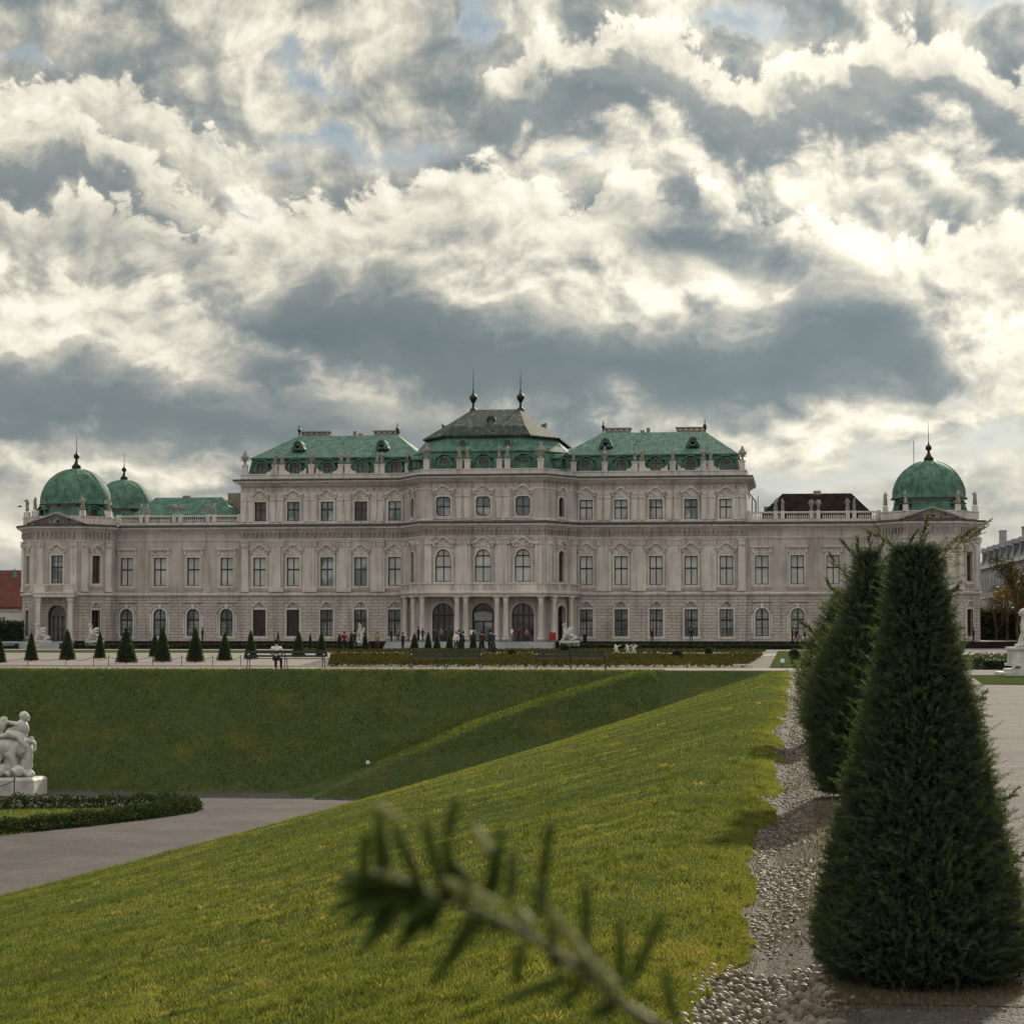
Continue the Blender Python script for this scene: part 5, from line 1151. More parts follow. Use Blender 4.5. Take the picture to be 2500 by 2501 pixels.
# blurred yew twig right in front of the lens
def twig():
    t = empty('yew_twig', (.55, .55, 0), label='out of focus yew twig reaching up across the front of the lawn', cat='twig')
    def P(zx, zy, d): 
        p = ray(700+zx/1.839, 1840+zy/1.839)*d + Vector((0, 0, EYE)); return p-Vector((.55, .55, 0))
    st = [P(330, 640, .655), P(430, 600, .65), P(560, 615, .645), P(700, 650, .64), P(850, 700, .635), P(1000, 770, .63), P(1130, 850, .625), P(1260, 930, .62), P(1380, 1020, .615), P(1500, 1120, .61), P(1640, 1215, .61), P(1800, 1330, .61), P(2000, 1500, .62)]
    more = [Vector((-.36, .0, 1.30)), Vector((-.22, -.02, 1.05)), Vector((-.06, 0, .6)), Vector((0, 0, -.05))]
    MB().tube(st+more, [.0006, .0008, .0009, .0010, .0011, .0012, .0012, .0013, .0014, .0015, .0016, .0018, .0022, .004, .006, .009, .014], 8).build('stem', 'twig_stem', t, smooth=True)
    up = [((340, 600), (355, 350)), ((430, 590), (400, 330)), ((470, 600), (405, 240)), ((620, 640), (480, 320)), ((700, 640), (620, 300)), ((735, 620), (715, 380)), ((715, 400), (765, 200)), ((900, 680), (925, 430)), ((920, 470), (830, 320)), ((935, 640), (965, 340)), ((1000, 680), (1022, 430)),
          ((1130, 760), (1160, 560)), ((1140, 600), (1185, 305)), ((1345, 930), (1340, 560)), ((1500, 1060), (1495, 750)), ((1530, 1050), (1690, 720)), ((1750, 1230), (1690, 950)), ((880, 660), (740, 480)), ((1100, 790), (1020, 690)), ((1100, 610), (1118, 640)), ((700, 620), (690, 560)), ((480, 580), (440, 530)),
          ((1480, 1050), (1370, 930)), ((560, 620), (300, 640)), ((500, 640), (235, 660)), ((450, 620), (240, 520)), ((480, 650), (260, 770)), ((560, 650), (330, 890)), ((600, 640), (300, 720)), ((520, 640), (360, 840)), ((640, 650), (400, 740)), ((700, 680), (480, 890)), ((640, 700), (520, 800)), ((900, 720), (660, 1020)), ((860, 720), (860, 800)),
          ((1300, 1000), (970, 1115)), ((1000, 790), (900, 790)), ((1230, 980), (1180, 900)), ((480, 600), (250, 580)), ((560, 600), (300, 540)), ((1600, 1200), (1700, 1300)), ((420, 620), (230, 700))]
    rt_ = random.Random(9)
    for k_ in range(26):
        bx_ = rt_.uniform(400, 640); a_ = R(rt_.uniform(150, 235)); l_ = rt_.uniform(150, 260); up.append(((bx_, 600+(bx_-400)*.18), (bx_+l_*math.cos(a_), 620-l_*math.sin(a_))))
    for k_ in range(14):
        bx_ = rt_.uniform(650, 1500); by_ = 640+max(0, bx_-700)*.60; a_ = R(rt_.choice((rt_.uniform(70, 125), rt_.uniform(215, 260)))); l_ = rt_.uniform(110, 220); up.append(((bx_, by_), (bx_+l_*math.cos(a_), by_-l_*math.sin(a_))))
    nm = MB()
    for i, (a, b) in enumerate(up):
        da = .64-.02*(a[0]/1500); db = da+random.uniform(-.010, .012)
        A = P(a[0], a[1], da); B = P(b[0], b[1], db); M = (A+B)/2+Vector((0, 0, random.uniform(-.001, .001)))
        nm.tube([A, A.lerp(M, .5), M, M.lerp(B, .7), B], [.0008, .0015, .0016, .0014, .0005], 6)
    nm.build('needles', 'twig_needle', t, smooth=True)
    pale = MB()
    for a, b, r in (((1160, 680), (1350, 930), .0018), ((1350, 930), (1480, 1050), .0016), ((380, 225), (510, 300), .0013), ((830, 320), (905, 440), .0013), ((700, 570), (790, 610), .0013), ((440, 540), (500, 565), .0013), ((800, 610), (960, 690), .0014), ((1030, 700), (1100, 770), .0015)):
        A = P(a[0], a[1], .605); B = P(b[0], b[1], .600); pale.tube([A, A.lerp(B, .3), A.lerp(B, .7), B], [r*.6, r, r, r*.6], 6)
    pale.build('needles_painted_lit', 'twig_pale', t, smooth=True)  # paler colour stands in for sunlight on these needles
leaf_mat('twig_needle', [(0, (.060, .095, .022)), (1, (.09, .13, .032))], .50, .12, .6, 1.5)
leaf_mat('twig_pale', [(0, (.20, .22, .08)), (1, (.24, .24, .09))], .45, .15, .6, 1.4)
simple('twig_stem', (.060, .062, .022), .6, .3, 0, .3, 60)
twig()

# ------------------------------------------------------------------ clipped yew cones on the terrace
def cone_parts(seed, n=5200):
    global rng
    keep = rng; rng = np.random.default_rng(seed)
    z = rng.uniform(0.02, 1, n*2); r0 = .50*(1-z)**.80+.03; z = z[rng.random(n*2) < r0/.55][:n]; r0 = .50*(1-z)**.80+.03
    a = rng.uniform(0, 2*math.pi, len(z)); f = rng.uniform(.55, 1.02, len(z))*(1+.22*(fbm2(a*2, z*6+seed, seed)-.5))
    P = np.stack([np.cos(a)*r0*f, np.sin(a)*r0*f, z], -1)
    me = np_mesh('crown', scatter_quads(P, rng.uniform(.03, .085, len(P)), 0, .35), 4, 'hedge', np.clip(rng.random(len(P))*.7+.3*(fbm2(a*2, z*7, 2)-.2), 0, 1))
    core = MB().lathe(0, 0, [(.34, .02), (.40, .15), (.28, .45), (.13, .75), (.02, .95)], 10).mesh('dark_core', 'hedge_core', True)  # added dark core filling the cone so no light passes
    tr = MB().lathe(0, 0, [(.06, -.05), (.05, .1)], 6).mesh('trunk', 'bark'); rng = keep
    return me, core, tr
CV = [cone_parts(s_) for s_ in (1, 2, 3)]
ORD = ['leftmost', 'second from the left', 'third from the left', 'fourth from the left', 'fifth from the left', 'sixth from the left', 'seventh from the left', 'eighth from the left', 'ninth from the left', 'tenth from the left', 'eleventh from the left', 'twelfth from the left', 'thirteenth from the left', 'fourteenth from the left']
fore = [(-43.1, 119.2, 1.35, .34), (-44.2, 127.4, 1.64, .40), (-43.1, 130.6, 1.83, .49), (-43.6, 138.5, 1.68, .38), (-36.3, 120.0, 1.97, .58), (-42.9, 148.3, 1.59, .40), (-35.1, 122.9, 1.94, .50), (-33.3, 123.1, 1.91, .50), (-33.1, 128.8, 1.65, .44), (-33.1, 135.1, 1.77, .42), (-33.0, 147.9, 1.73, .47), (-31.5, 148.1, 1.69, .40)]
farc = [(-41.9, 180.2, 1.64, .25), (-44.8, 205.7, 1.51, .26), (-38.9, 190.2, 1.53, .29), (-37.9, 190.3, 1.69, .29), (-36.7, 190.4, 1.6, .33), (-36.3, 212.9, 1.59, .45), (-35.0, 213.0, 1.69, .4), (-33.8, 210.7, 1.45, .39), (-33.0, 213.3, 1.59, .4), (-32.9, 219.7, 1.59, .38), (-31.7, 219.9, 1.8, .41), (-30.0, 213.7, 1.4, .35)]
def gz(x, y): return float(height(np.array([x]), np.array([y]))[0])
for rowname, row, grp in (('on the left gravel terrace', fore, 'yew cones on the left gravel terrace'), ('in the far row before the steps', farc, 'small yew cones before the palace steps')):
    for i, (x, y, h, r) in enumerate(sorted(row, key=lambda q: q[0]/q[1])):
        t = empty('yew_cone', (x, y, gz(x, y)+.02), i*1.7, label='clipped yew cone %s, %s' % (rowname, ORD[i]), cat='yew cone', group=grp)
        t.scale = (r*2.05, r*2.05, h)
        for me, nm in zip(CV[i % 3], ('crown', 'dark_core', 'trunk')): link(nm, me, t)
# round topiary balls
def ball(seed, n=2600):
    d = rng.normal(size=(n, 3)); d /= np.linalg.norm(d, axis=1)[:, None]; P = d*rng.uniform(.38, .52, n)[:, None]*(1+.12*(fbm2(d[:, 0]*3+5, d[:, 2]*3+5, seed)-.5))[:, None]; P[:, 2] += .46
    return np_mesh('crown', scatter_quads(P, rng.uniform(.05, .11, n), 0, .5), 4, 'hedge', rng.random(n)*.7)
BL = ball(4); BLc = MB().lathe(0, 0, [(.05, .05), (.34, .2), (.42, .46), (.32, .75), (.05, .88)], 10).mesh('dark_core', 'hedge_core', True)  # dark core added inside the ball, stops light showing through
for x, y, s_, lab in ((-7.4, 137.4, .66, 'dark round clipped bush on the flower bed, left of the two before the right wing'), (-6.65, 165.6, .62, 'smaller dark round bush behind the flower bed, before the right wing'), (-.40, 138.3, .72, 'dark round bush where the cobbled channel reaches the terrace'),
                      (-18.85, 148.7, .60, 'dark round bush straight in front of the palace steps'), (-18.5, 179.5, .75, 'dark round bush just in front of the right stone sphinx')):
    t = empty('round_bush', (x, y, gz(x, y)+.02), x, label=lab, cat='bush', group='round bushes on the terrace'); t.scale = (s_, s_, s_); link('crown', BL, t); link('dark_core', BLc, t)

# ------------------------------------------------------------------ benches
def bench(x0, x1, y, label):
    L = x1-x0; t = empty('park_bench', (x0, y, .02), label=label, cat='bench', group='green park benches along the terrace edge')
    s = MB()
    for k in range(3): s.box(0, L, .06+k*.13, .16+k*.13, .44, .475)
    s.build('seat', 'bench_green', t)
    b = MB()
    for z, yy in ((.58, .0), (.78, -.05)): b.box(0, L, yy-.025, yy+.025, z-.045 if z < .7 else z-.08, z+.045 if z < .7 else z+.06)
    b.build('backrest', 'bench_green', t)
    for i, x in enumerate((.06, L/2, L-.06)):
        l = MB(); l.tube([(x, -.10, 0), (x, -.02, .22), (x, 0, .44), (x, -.02, .6), (x, -.07, .82)], .022, 6); l.tube([(x, .52, 0), (x, .44, .2), (x, .42, .42)], .022, 6); l.tube([(x, 0, .43), (x, .45, .43)], .02, 6); l.tube([(x, -.02, .2), (x, .44, .2)], .014, 6)
        if i != 1: l.tube([(x, -.03, .62), (x, .15, .66), (x, .38, .65), (x, .46, .58), (x, .42, .50)], .02, 6)
        l.build('leg', 'iron', t)
    return t
bench(-25.35, -21.7, 102.6, 'long green bench with a person in a white jacket sitting on it')
bench(-17.85, -14.5, 103.2, 'empty long green bench between the occupied bench and the right-hand one')
bench(-12.15, -8.85, 104.0, 'empty long green bench in front of the low white marble putti')
lb = empty('stone_kerb_bench', (-3.2, 107.7, 0), label='low pale bench at the near edge of the flower bed', cat='bench'); MB().box(0, 1.0, 0, .2, .14, .19).build('seat', 'stone_light', lb)
for x in (.08, .82): MB().box(x, x+.1, .02, .18, 0, .14).build('leg', 'stone_light', lb)

# ------------------------------------------------------------------ rope fences and floodlights
def rope_fence(pts, label, h=.5, sag=.16, r=.016):
    t = empty('chain_fence', (pts[0][0], pts[0][1], pts[0][2]), label=label, cat='chain fence', group='low chain fences')
    o = Vector(pts[0])
    for p in pts: q = Vector(p)-o; MB().tube([q, q+Vector((0, 0, h))], r, 6).tube([q+Vector((0, 0, h)), q+Vector((0, 0, h+.04))], r*1.6, 6).build('post', 'iron', t)
    for a, b in zip(pts[:-1], pts[1:]):
        A = Vector(a)-o+Vector((0, 0, h*.93)); B = Vector(b)-o+Vector((0, 0, h*.93)); MB().tube([A.lerp(B, k/8)-Vector((0, 0, sag*4*(k/8)*(1-k/8))) for k in range(9)], r*.7, 5).build('chain', 'iron', t)
rp = []
for px in (-20, 69, 162, 229, 266, 373, 444, 520, 588): v = at_z(px, 1628, 0); rp.append((v.x, v.y, .01))
rope_fence(rp, 'thin sagging chain on low posts along the pale gravel left of the benches')
rope_fence([(-35.8, 90.0, FLOOR), (-33.9, 89.9, FLOOR), (-31.85, 89.9, FLOOR)], 'low iron post and sagging chain in front of the left marble group', .72, .30, .024)
def flood(x, y, z, s, label, az):
    t = empty('floodlight', (x, y, z), az, label=label, cat='floodlight', group='garden floodlights')
    MB().tube([(0, 0, 0), (0, 0, .22*s)], .02*s, 6).tube([(-.08*s, 0, .22*s), (.08*s, 0, .22*s)], .015*s, 6).build('stand', 'iron', t)
    MB().lathe(0, 0, [(.05*s, 0), (.12*s, .04*s), (.15*s, .10*s), (.15*s, .13*s)], 14).build('housing', 'coat_grey', t, loc=(0, 0, .30*s), smooth=True).rotation_euler = (R(75), 0, 0)
    MB().lathe(0, 0, [(.14*s, .131*s), (.10*s, .15*s), (.02*s, .155*s)], 14).build('lamp_glass', 'lamp_glass', t, loc=(0, 0, .30*s), smooth=True).rotation_euler = (R(75), 0, 0)
v = at_y(898, 1893, 92.6); flood(v.x, v.y, gz(v.x, v.y)-.02, .65, 'small round pale floodlight at the foot of the grass bank', .3)
flood(-.9, 109.3, .02, .9, 'small floodlight on its stand in the grass by the cobbled channel', .2)
bn = MB().lathe(0, 0, [(.22, 0), (.26, .1), (.24, .8), (.27, .84), (.27, .9), (.05, .95)], 12)
v = at_y(1428, 1567, 285); tag(bn.build('litter_bin', 'iron', loc=(v.x, v.y, .42), smooth=True), 'small dark litter bin on the terrace right of the right stone sphinx', 'litter bin')
v = at_y(1349, 1567, 284); sg = empty('sign_board', (v.x, v.y, .42), label='red board standing beside the pedestal of the right stone sphinx', cat='sign'); MB().box(-.42, .42, -.03, .03, .12, 1.15).build('panel', 'sign_red', sg)
for x in (-.36, .36): MB().tube([(x, .03, 0), (x, .03, 1.1)], .02, 6).build('leg', 'iron', sg)

# ------------------------------------------------------------------ people
def person(x, y, z, label, coat='coat_dark', legs='trousers', hair='hair_dark', h=1.72, rz=0.0, pose='stand', cat='person'):
    s = h/1.72; t = empty('person', (x, y, z), rz, label=label, cat=cat)
    if pose == 'sit':
        hip = .50; LJ = [(.10, .0, hip), (.12, .40, hip+.02), (.12, .44, .06), (.12, .56, .04)]; RJ = [(-.10, .0, hip), (-.12, .38, hip+.02), (-.13, .42, .06), (-.13, .54, .04)]; sh = hip+.52; lean = -.03
        arms = [[(.20, lean, sh-.04), (.27, .03, sh-.30), (.16, .28, sh-.38)], [(-.20, lean, sh-.04), (-.27, .03, sh-.30), (-.14, .30, sh-.36)]]
    elif pose == 'walk':
        hip = .90; LJ = [(.09, 0, hip), (.10, .16, .50), (.10, .30, .08), (.10, .40, .04)]; RJ = [(-.09, 0, hip), (-.09, -.02, .48), (-.09, -.30, .12), (-.09, -.22, .03)]; sh = 1.42; lean = .03
        arms = [[(.19, lean, sh-.03), (.25, -.12, 1.14), (.22, -.14, .92)], [(-.19, lean, sh-.03), (-.25, .10, 1.14), (-.20, .28, .98)]]
    else:
        hip = .90; LJ = [(.09, 0, hip), (.11, .02, .48), (.12, 0, .08), (.13, .12, .03)]; RJ = [(-.09, 0, hip), (-.11, .01, .48), (-.12, .02, .08), (-.13, .14, .03)]; sh = 1.42; lean = 0
        arms = [[(.19, 0, sh-.03), (.25, .0, 1.14), (.20, .16, .98)], [(-.19, 0, sh-.03), (-.25, -.02, 1.14), (-.23, .04, .88)]]
    J = [(0, 0, hip, .11), (0, lean*.5, hip+.25, .11), (0, lean, sh-.06, .12), (0, lean, sh+.06, .055), (0, lean+.01, sh+.15, .075), (0, lean+.015, sh+.24, .085)]; E_ = chain(6)
    for Q in (LJ, RJ):
        b = len(J); J += [Q[0]+(.085,), Q[1]+(.06,), Q[2]+(.04,), Q[3]+(.035,)]; E_ += [(0, b)]+chain(4, b)
    for Q in arms:
        b = len(J); J += [Q[0]+(.05,), Q[1]+(.04,), Q[2]+(.03,)]; q = Vector(Q[2]); d = (Vector(Q[2])-Vector(Q[1])).normalized()*.09; J.append(tuple(q+d)+(.035,)); E_ += [(2, b)]+chain(4, b)
    body = link('body', skin_mesh('body', J, E_, 'skin', 1), t)
    J = [(0, lean*.3, hip-.16 if pose != 'sit' else hip, .155), (0, lean*.5, hip+.22, .135), (0, lean, sh-.08, .145), (0, lean, sh+.02, .08)]; E_ = chain(4)
    for Q in arms: b = len(J); J += [Q[0]+(.075,), Q[1]+(.06,), Q[2]+(.048,)]; E_ += [(2, b)]+chain(3, b)
    link('coat', skin_mesh('coat', J, E_, coat, 1), t)
    J = [(0, 0, hip, .115)]; E_ = []
    for Q in (LJ, RJ): b = len(J); J += [Q[0]+(.10,), Q[1]+(.078,), Q[2]+(.058,), Q[3]+(.048,)]; E_ += [(0, b)]+chain(4, b)
    link('trousers', skin_mesh('trousers', J, E_, legs, 1), t)
    hm = MB().lathe(0, 0, [(.02, .115), (.075, .10), (.105, .04), (.108, -.03), (.085, -.09)], 12); link('hair', hm.mesh('hair', hair, True), t, (0, lean-.012, sh+.24))
    f = MB().lathe(0, 0, [(.012, -.02), (.018, 0), (.006, .03)], 6).mesh('nose', 'skin', True); link('nose', f, t, (0, lean+.105, sh+.21))
    t.scale = (s, s, s); return t
def pt(px, py, Y=None):
    if Y is None: v = at_z(px, py, 0); return v.x, v.y, gz(v.x, v.y)
    v = at_y(px, py, Y); return v.x, v.y, .42
T_ = 286
person(-23.95, 102.7, .0, 'person in a white jacket sitting on the green bench, seen from behind', 'coat_white', 'trousers', 'hair_dark', 1.72, 0, 'sit')
person(*pt(841, 1591), 'person in a bright red coat among the small yew cones', 'coat_red', 'trousers', 'hair_dark', 1.70, .4, 'walk')
person(*pt(866, 1591), 'person in dark clothes walking next to the one in the red coat', 'coat_maroon', 'trousers', 'hair_dark', 1.82, -.5, 'walk')
person(*pt(921, 1592), 'person in a tan jacket standing between the red coat and the steps', 'coat_tan', 'trousers', 'hair_fair', 1.68, 2.6)
person(*pt(984, 1585), 'person in a maroon coat standing at the left end of the palace steps', 'coat_maroon', 'trousers', 'hair_dark', 1.65, 1.0)
person(*pt(956, 1568, T_), 'leftmost of two people standing on the terrace left of the portico', 'coat_maroon', 'trousers', 'hair_dark', 1.70, 2.2)
person(*pt(972, 1568, T_), 'person in a grey coat on the terrace beside the left end of the portico', 'coat_grey', 'trousers', 'hair_fair', 1.74, 3.0)
person(*pt(1022, 1567, T_), 'taller of the two dark figures on the steps by the leftmost arch', 'coat_dark', 'trousers', 'hair_dark', 1.84, 1.2)
person(*pt(1032, 1567, T_), 'shorter of the two dark figures on the steps by the leftmost arch', 'coat_blue', 'trousers', 'hair_dark', 1.66, 4.0, 'walk')
person(*pt(1060, 1567, T_), 'person in a maroon coat before the left side of the left portal', 'coat_maroon', 'trousers', 'hair_dark', 1.68, 3.5)
person(*pt(1078, 1567, T_), 'person in a grey coat before the left portal', 'coat_grey', 'trousers', 'hair_fair', 1.72, 3.2)
person(*pt(1088, 1567, T_), 'person in a dark coat before the right side of the left portal', 'coat_dark', 'trousers', 'hair_dark', 1.76, 2.0)
person(*pt(1114, 1592), 'fair haired person in a white top among the small yew cones', 'coat_white', 'trousers', 'hair_fair', 1.72, 2.8)
person(*pt(1121, 1590), 'person in a dark coat left of the centre portal steps', 'coat_dark', 'trousers', 'hair_dark', 1.84, 3.6)
person(*pt(1131, 1592), 'person in a blue coat standing close to the dark coat before the steps', 'coat_blue', 'trousers', 'hair_dark', 1.70, 5.0)
person(*pt(1152, 1567, T_), 'person in a pale top at the left jamb of the centre portal', 'coat_white', 'trousers', 'hair_dark', 1.70, 3.1)
person(*pt(1160, 1567, T_), 'person in a pink top at the centre portal', 'coat_pink', 'trousers', 'hair_dark', 1.66, 3.1)
person(*pt(1177, 1591), 'person in a maroon coat walking before the centre portal steps', 'coat_maroon', 'trousers', 'hair_dark', 1.72, .3, 'walk')
person(*pt(1197, 1603), 'large dark clothed person walking nearest to the benches', 'coat_dark', 'trousers', 'hair_dark', 1.84, -.7, 'walk')
person(*pt(1203, 1595), 'person in a blue jacket walking just behind the large dark figure', 'coat_blue', 'trousers', 'hair_dark', 1.74, -.4, 'walk')
person(*pt(1250, 1568, T_), 'person in a pale beige coat on the steps left of the right portal', 'coat_white', 'coat_tan', 'hair_fair', 1.78, 2.4, 'walk')
person(*pt(1266, 1568, T_), 'person in a maroon coat before the right portal', 'coat_maroon', 'trousers', 'hair_dark', 1.78, 3.0)
person(*pt(1286, 1568, T_), 'person in a pink coat before the right portal', 'coat_pink', 'trousers', 'hair_fair', 1.62, 3.3)
person(*pt(495, 1566, 288), 'lone person in dark clothes by the arched windows of the left wing', 'coat_dark', 'trousers', 'hair_dark', 1.76, 1.5)
person(*pt(1592, 1569, 288), 'person in a maroon coat by the second window right of the portico', 'coat_maroon', 'trousers', 'hair_fair', 1.68, .6)
person(*pt(1687, 1569, 288), 'person in black by a ground floor window of the right block', 'coat_dark', 'trousers', 'hair_dark', 1.76, .3)
person(*pt(1934, 1570, 288), 'person in maroon standing below the arched window of the right wing', 'coat_maroon', 'trousers', 'hair_dark', 1.74, 1.2)
person(*pt(1943, 1570, 288), 'person in dark clothes with a pushchair under the right wing', 'coat_dark', 'trousers', 'hair_dark', 1.66, 1.6, 'walk')
person(*pt(1965, 1570, 288), 'person in a dark coat just left of the second yew, by the right wing', 'coat_grey', 'trousers', 'hair_dark', 1.88, 4.6)
x, y, z = pt(1952, 1571, 287); pc = empty('pushchair', (x, y, z), label='pushchair between two people below the right wing', cat='pushchair')
MB().add([(-.3, -.2, .35), (.3, -.2, .35), (.3, .2, .35), (-.3, .2, .35), (-.4, -.2, .85), (.25, -.2, .6), (.25, .2, .6), (-.4, .2, .85)], [(0, 1, 2, 3), (0, 4, 7, 3), (0, 1, 5, 4), (3, 2, 6, 7), (1, 2, 6, 5)]).build('seat', 'coat_pink', pc)
MB().tube([(-.3, 0, .1), (.5, 0, 1.0)], .02, 5).tube([(.3, 0, .1), (-.3, 0, .6)], .02, 5).build('frame', 'iron', pc)
for wx in (-.3, .3):
    for wy in (-.2, .2): MB().tube([(0, -.02, 0), (0, .02, 0)], .11, 10).build('wheel', 'iron', pc, loc=(wx, wy, .11))
v = at_y(2376, 1567, 288)
person(v.x, v.y, .42, 'dark clothed person beside a bicycle in the doorway of the right pavilion', 'coat_dark', 'trousers', 'hair_dark', 1.74, 1.0)
bk = empty('bicycle', (v.x-.9, v.y-.4, .42), .2, label='dark bicycle parked before the right domed pavilion', cat='bicycle')
for wx in (-.5, .5): MB().tube([(wx+.33*math.cos(a), 0, .34+.33*math.sin(a)) for a in [math.pi*k/9 for k in range(19)]], .025, 5).build('wheel', 'iron', bk)
MB().tube([(-.5, 0, .34), (-.15, 0, .85), (.38, 0, .85), (0, 0, .32), (-.5, 0, .34)], .02, 5).tube([(.5, 0, .34), (.35, 0, .95), (.25, 0, 1.0)], .02, 5).build('frame', 'iron', bk)
MB().box(-.28, -.04, -.07, .07, .88, .94).build('saddle', 'iron', bk)

# ------------------------------------------------------------------ sculpture
def merge(name, parts, m):
    """several skinned bodies carved from one block: one mesh"""
    V = []; Fc = []
    for me in parts:
        o = len(V); V += [tuple(v.co) for v in me.vertices]; Fc += [tuple(i+o for i in p.vertices) for p in me.polygons]
    me = bpy.data.meshes.new(name); me.from_pydata(V, [], Fc); me.materials.append(MATS[m]); me.polygons.foreach_set('use_smooth', [True]*len(me.polygons)); me.update(); return me
def blob(x, y, z, rx, ry=None, rz=None, tilt=0.0, n=14):
    ry = ry or rx; rz = rz or rx; m = MB(); m.lathe(0, 0, [(math.sin(a)*1.0+1e-4, -math.cos(a)) for a in [math.pi*k/10 for k in range(11)]], n)
    me = m.mesh('blob', 'marble', True); me.transform(Matrix.Translation((x, y, z)) @ Matrix.Rotation(tilt, 4, 'Y') @ Matrix.Diagonal((rx, ry, rz, 1))); return me
def carve(me, amp, sc):
    n = len(me.vertices); co = np.zeros(n*3); me.vertices.foreach_get('co', co); co = co.reshape(-1, 3); nr = np.zeros(n*3); me.vertices.foreach_get('normal', nr); nr = nr.reshape(-1, 3)
    f = fbm2(co[:, 0]*sc+co[:, 1]*sc*.7+9, co[:, 2]*sc-co[:, 1]*sc*.4+9, 33)-.5; me.vertices.foreach_set('co', (co+nr*(f*amp)[:, None]).ravel()); me.update(); return me
def head(x, y, z, r, face=-1):
    """head with hair mass, nose and chin, facing along x by sign"""
    return [blob(x, y, z, r*.92, r*.80, r*1.10), blob(x-face*r*.25, y, z+r*.25, r*.95, r*.92, r*.92), blob(x+face*r*.95, y, z-r*.1, r*.22, r*.16, r*.26, 0, 8), blob(x+face*r*.62, y, z-r*.72, r*.34, r*.36, r*.26, 0, 8)]
def sphinx_mesh():
    # couchant lion body with raised chest, woman's head, folded wings; faces -x, 2 m long
    body = skin_mesh('b', [(.75, 0, .45, .36), (.35, 0, .55, .31), (-.10, 0, .72, .30), (-.42, 0, 1.02, .30), (-.55, 0, 1.32, .27), (-.58, 0, 1.58, .13), (-.60, 0, 1.80, .17), (-.63, 0, 1.98, .16),
        (-.55, .25, .75, .17), (-.70, .26, .35, .13), (-.78, .26, .10, .12), (-1.0, .26, .07, .10), (-.55, -.25, .75, .17), (-.70, -.26, .35, .13), (-.78, -.26, .10, .12), (-1.0, -.26, .07, .10),
        (.80, .34, .36, .27), (.35, .42, .14, .15), (.10, .44, .09, .11), (.80, -.34, .36, .27), (.35, -.42, .14, .15), (.10, -.44, .09, .11), (1.05, .1, .25, .09), (1.10, .35, .15, .07), (.85, .58, .12, .06)],
        [(0, 1), (1, 2), (2, 3), (3, 4), (4, 5), (5, 6), (6, 7), (3, 8), (8, 9), (9, 10), (10, 11), (3, 12), (12, 13), (13, 14), (14, 15), (0, 16), (16, 17), (17, 18), (0, 19), (19, 20), (20, 21), (0, 22), (22, 23), (23, 24)], 'marble', 2)
    hair = skin_mesh('h', [(-.56, 0, 2.06, .17), (-.44, .08, 1.9, .15), (-.40, .14, 1.66, .11), (-.44, .18, 1.42, .09), (-.44, -.08, 1.9, .15), (-.40, -.14, 1.66, .11), (-.44, -.18, 1.42, .09), (-.74, 0, 1.88, .045)],
        [(0, 1), (1, 2), (2, 3), (0, 4), (4, 5), (5, 6), (0, 7)], 'marble', 1)
    parts = [body, hair]+head(-.64, 0, 1.90, .20)
    for s_ in (-1, 1):
        parts.append(skin_mesh('w', [(-.35, .26*s_, 1.05, (.09, .16)), (-.05, .34*s_, 1.35, (.06, .22)), (.28, .36*s_, 1.50, (.05, .20)), (.55, .34*s_, 1.40, (.04, .10))], chain(4), 'marble', 1))
        parts.append(skin_mesh('w2', [(-.30, .30*s_, .95, (.07, .12)), (.05, .37*s_, 1.12, (.05, .16)), (.45, .37*s_, 1.10, (.04, .09))], chain(3), 'marble', 1))
    parts.append(skin_mesh('br', [(-.72, .11, 1.22, .11), (-.74, .11, 1.20, .09)], [(0, 1)], 'marble', 1)); parts.append(skin_mesh('br', [(-.72, -.11, 1.22, .11), (-.74, -.11, 1.20, .09)], [(0, 1)], 'marble', 1))
    return merge('figure', parts, 'marble')
SPH = sphinx_mesh()
PLH = MB().box(-1.25, 1.25, -.62, .62, 0, .14).box(-1.15, 1.15, -.52, .52, .14, .86).box(-1.22, 1.22, -.6, .6, .86, 1.0).box(-1.12, 1.12, -.5, .5, 1.0, 1.12).mesh('pedestal', 'marble')
def sphinx(x, y, z, rz, s, label):
    t = empty('stone_sphinx', (x, y, z), rz, label=label, cat='statue', group='white stone sphinxes'); link('pedestal', PLH, t); link('figure', SPH, t, (0, 0, 1.1)); t.scale = (s, s, s); return t
for px, rz, lab in ((1389, .25, 'white sphinx statue with wings, right of the central palace steps'), (880, 1.45, 'white sphinx statue facing the garden, left of the central palace steps'),
                    (100, .5, 'white sphinx statue left of the door of the left domed pavilion'), (230, .3, 'white sphinx statue right of the door of the left domed pavilion')):
    v = at_y(px, 1586, 280); sphinx(v.x, 280.4, -.58, rz, 1.02, lab)
v = at_y(2490, 1648, 91.5)
big = empty('large_stone_sphinx', (9.2, 91.8, 0), R(4), label='large weathered white sphinx on a tall pedestal with steps, at the right edge', cat='statue'); 
MB().box(-1.15, 1.25, -.65, .65, .38, .48).box(-1.05, 1.15, -.55, .55, .48, 1.02).box(-1.12, 1.22, -.62, .62, 1.02, 1.12).build('pedestal', 'marble', big)
link('figure', SPH, big, (.05, 0, 1.11)).scale = (.86, 1.0, .72)
st = empty('garden_steps', (9.8, 90.6, 0), R(4), label='three low stone steps beneath the large sphinx at the right edge', cat='steps')
for k in range(3): MB().box(-1.95+.35*k, 6, -.5+.35*k, 2.6, .13*k, .13*(k+1)).build('step', 'marble', st)

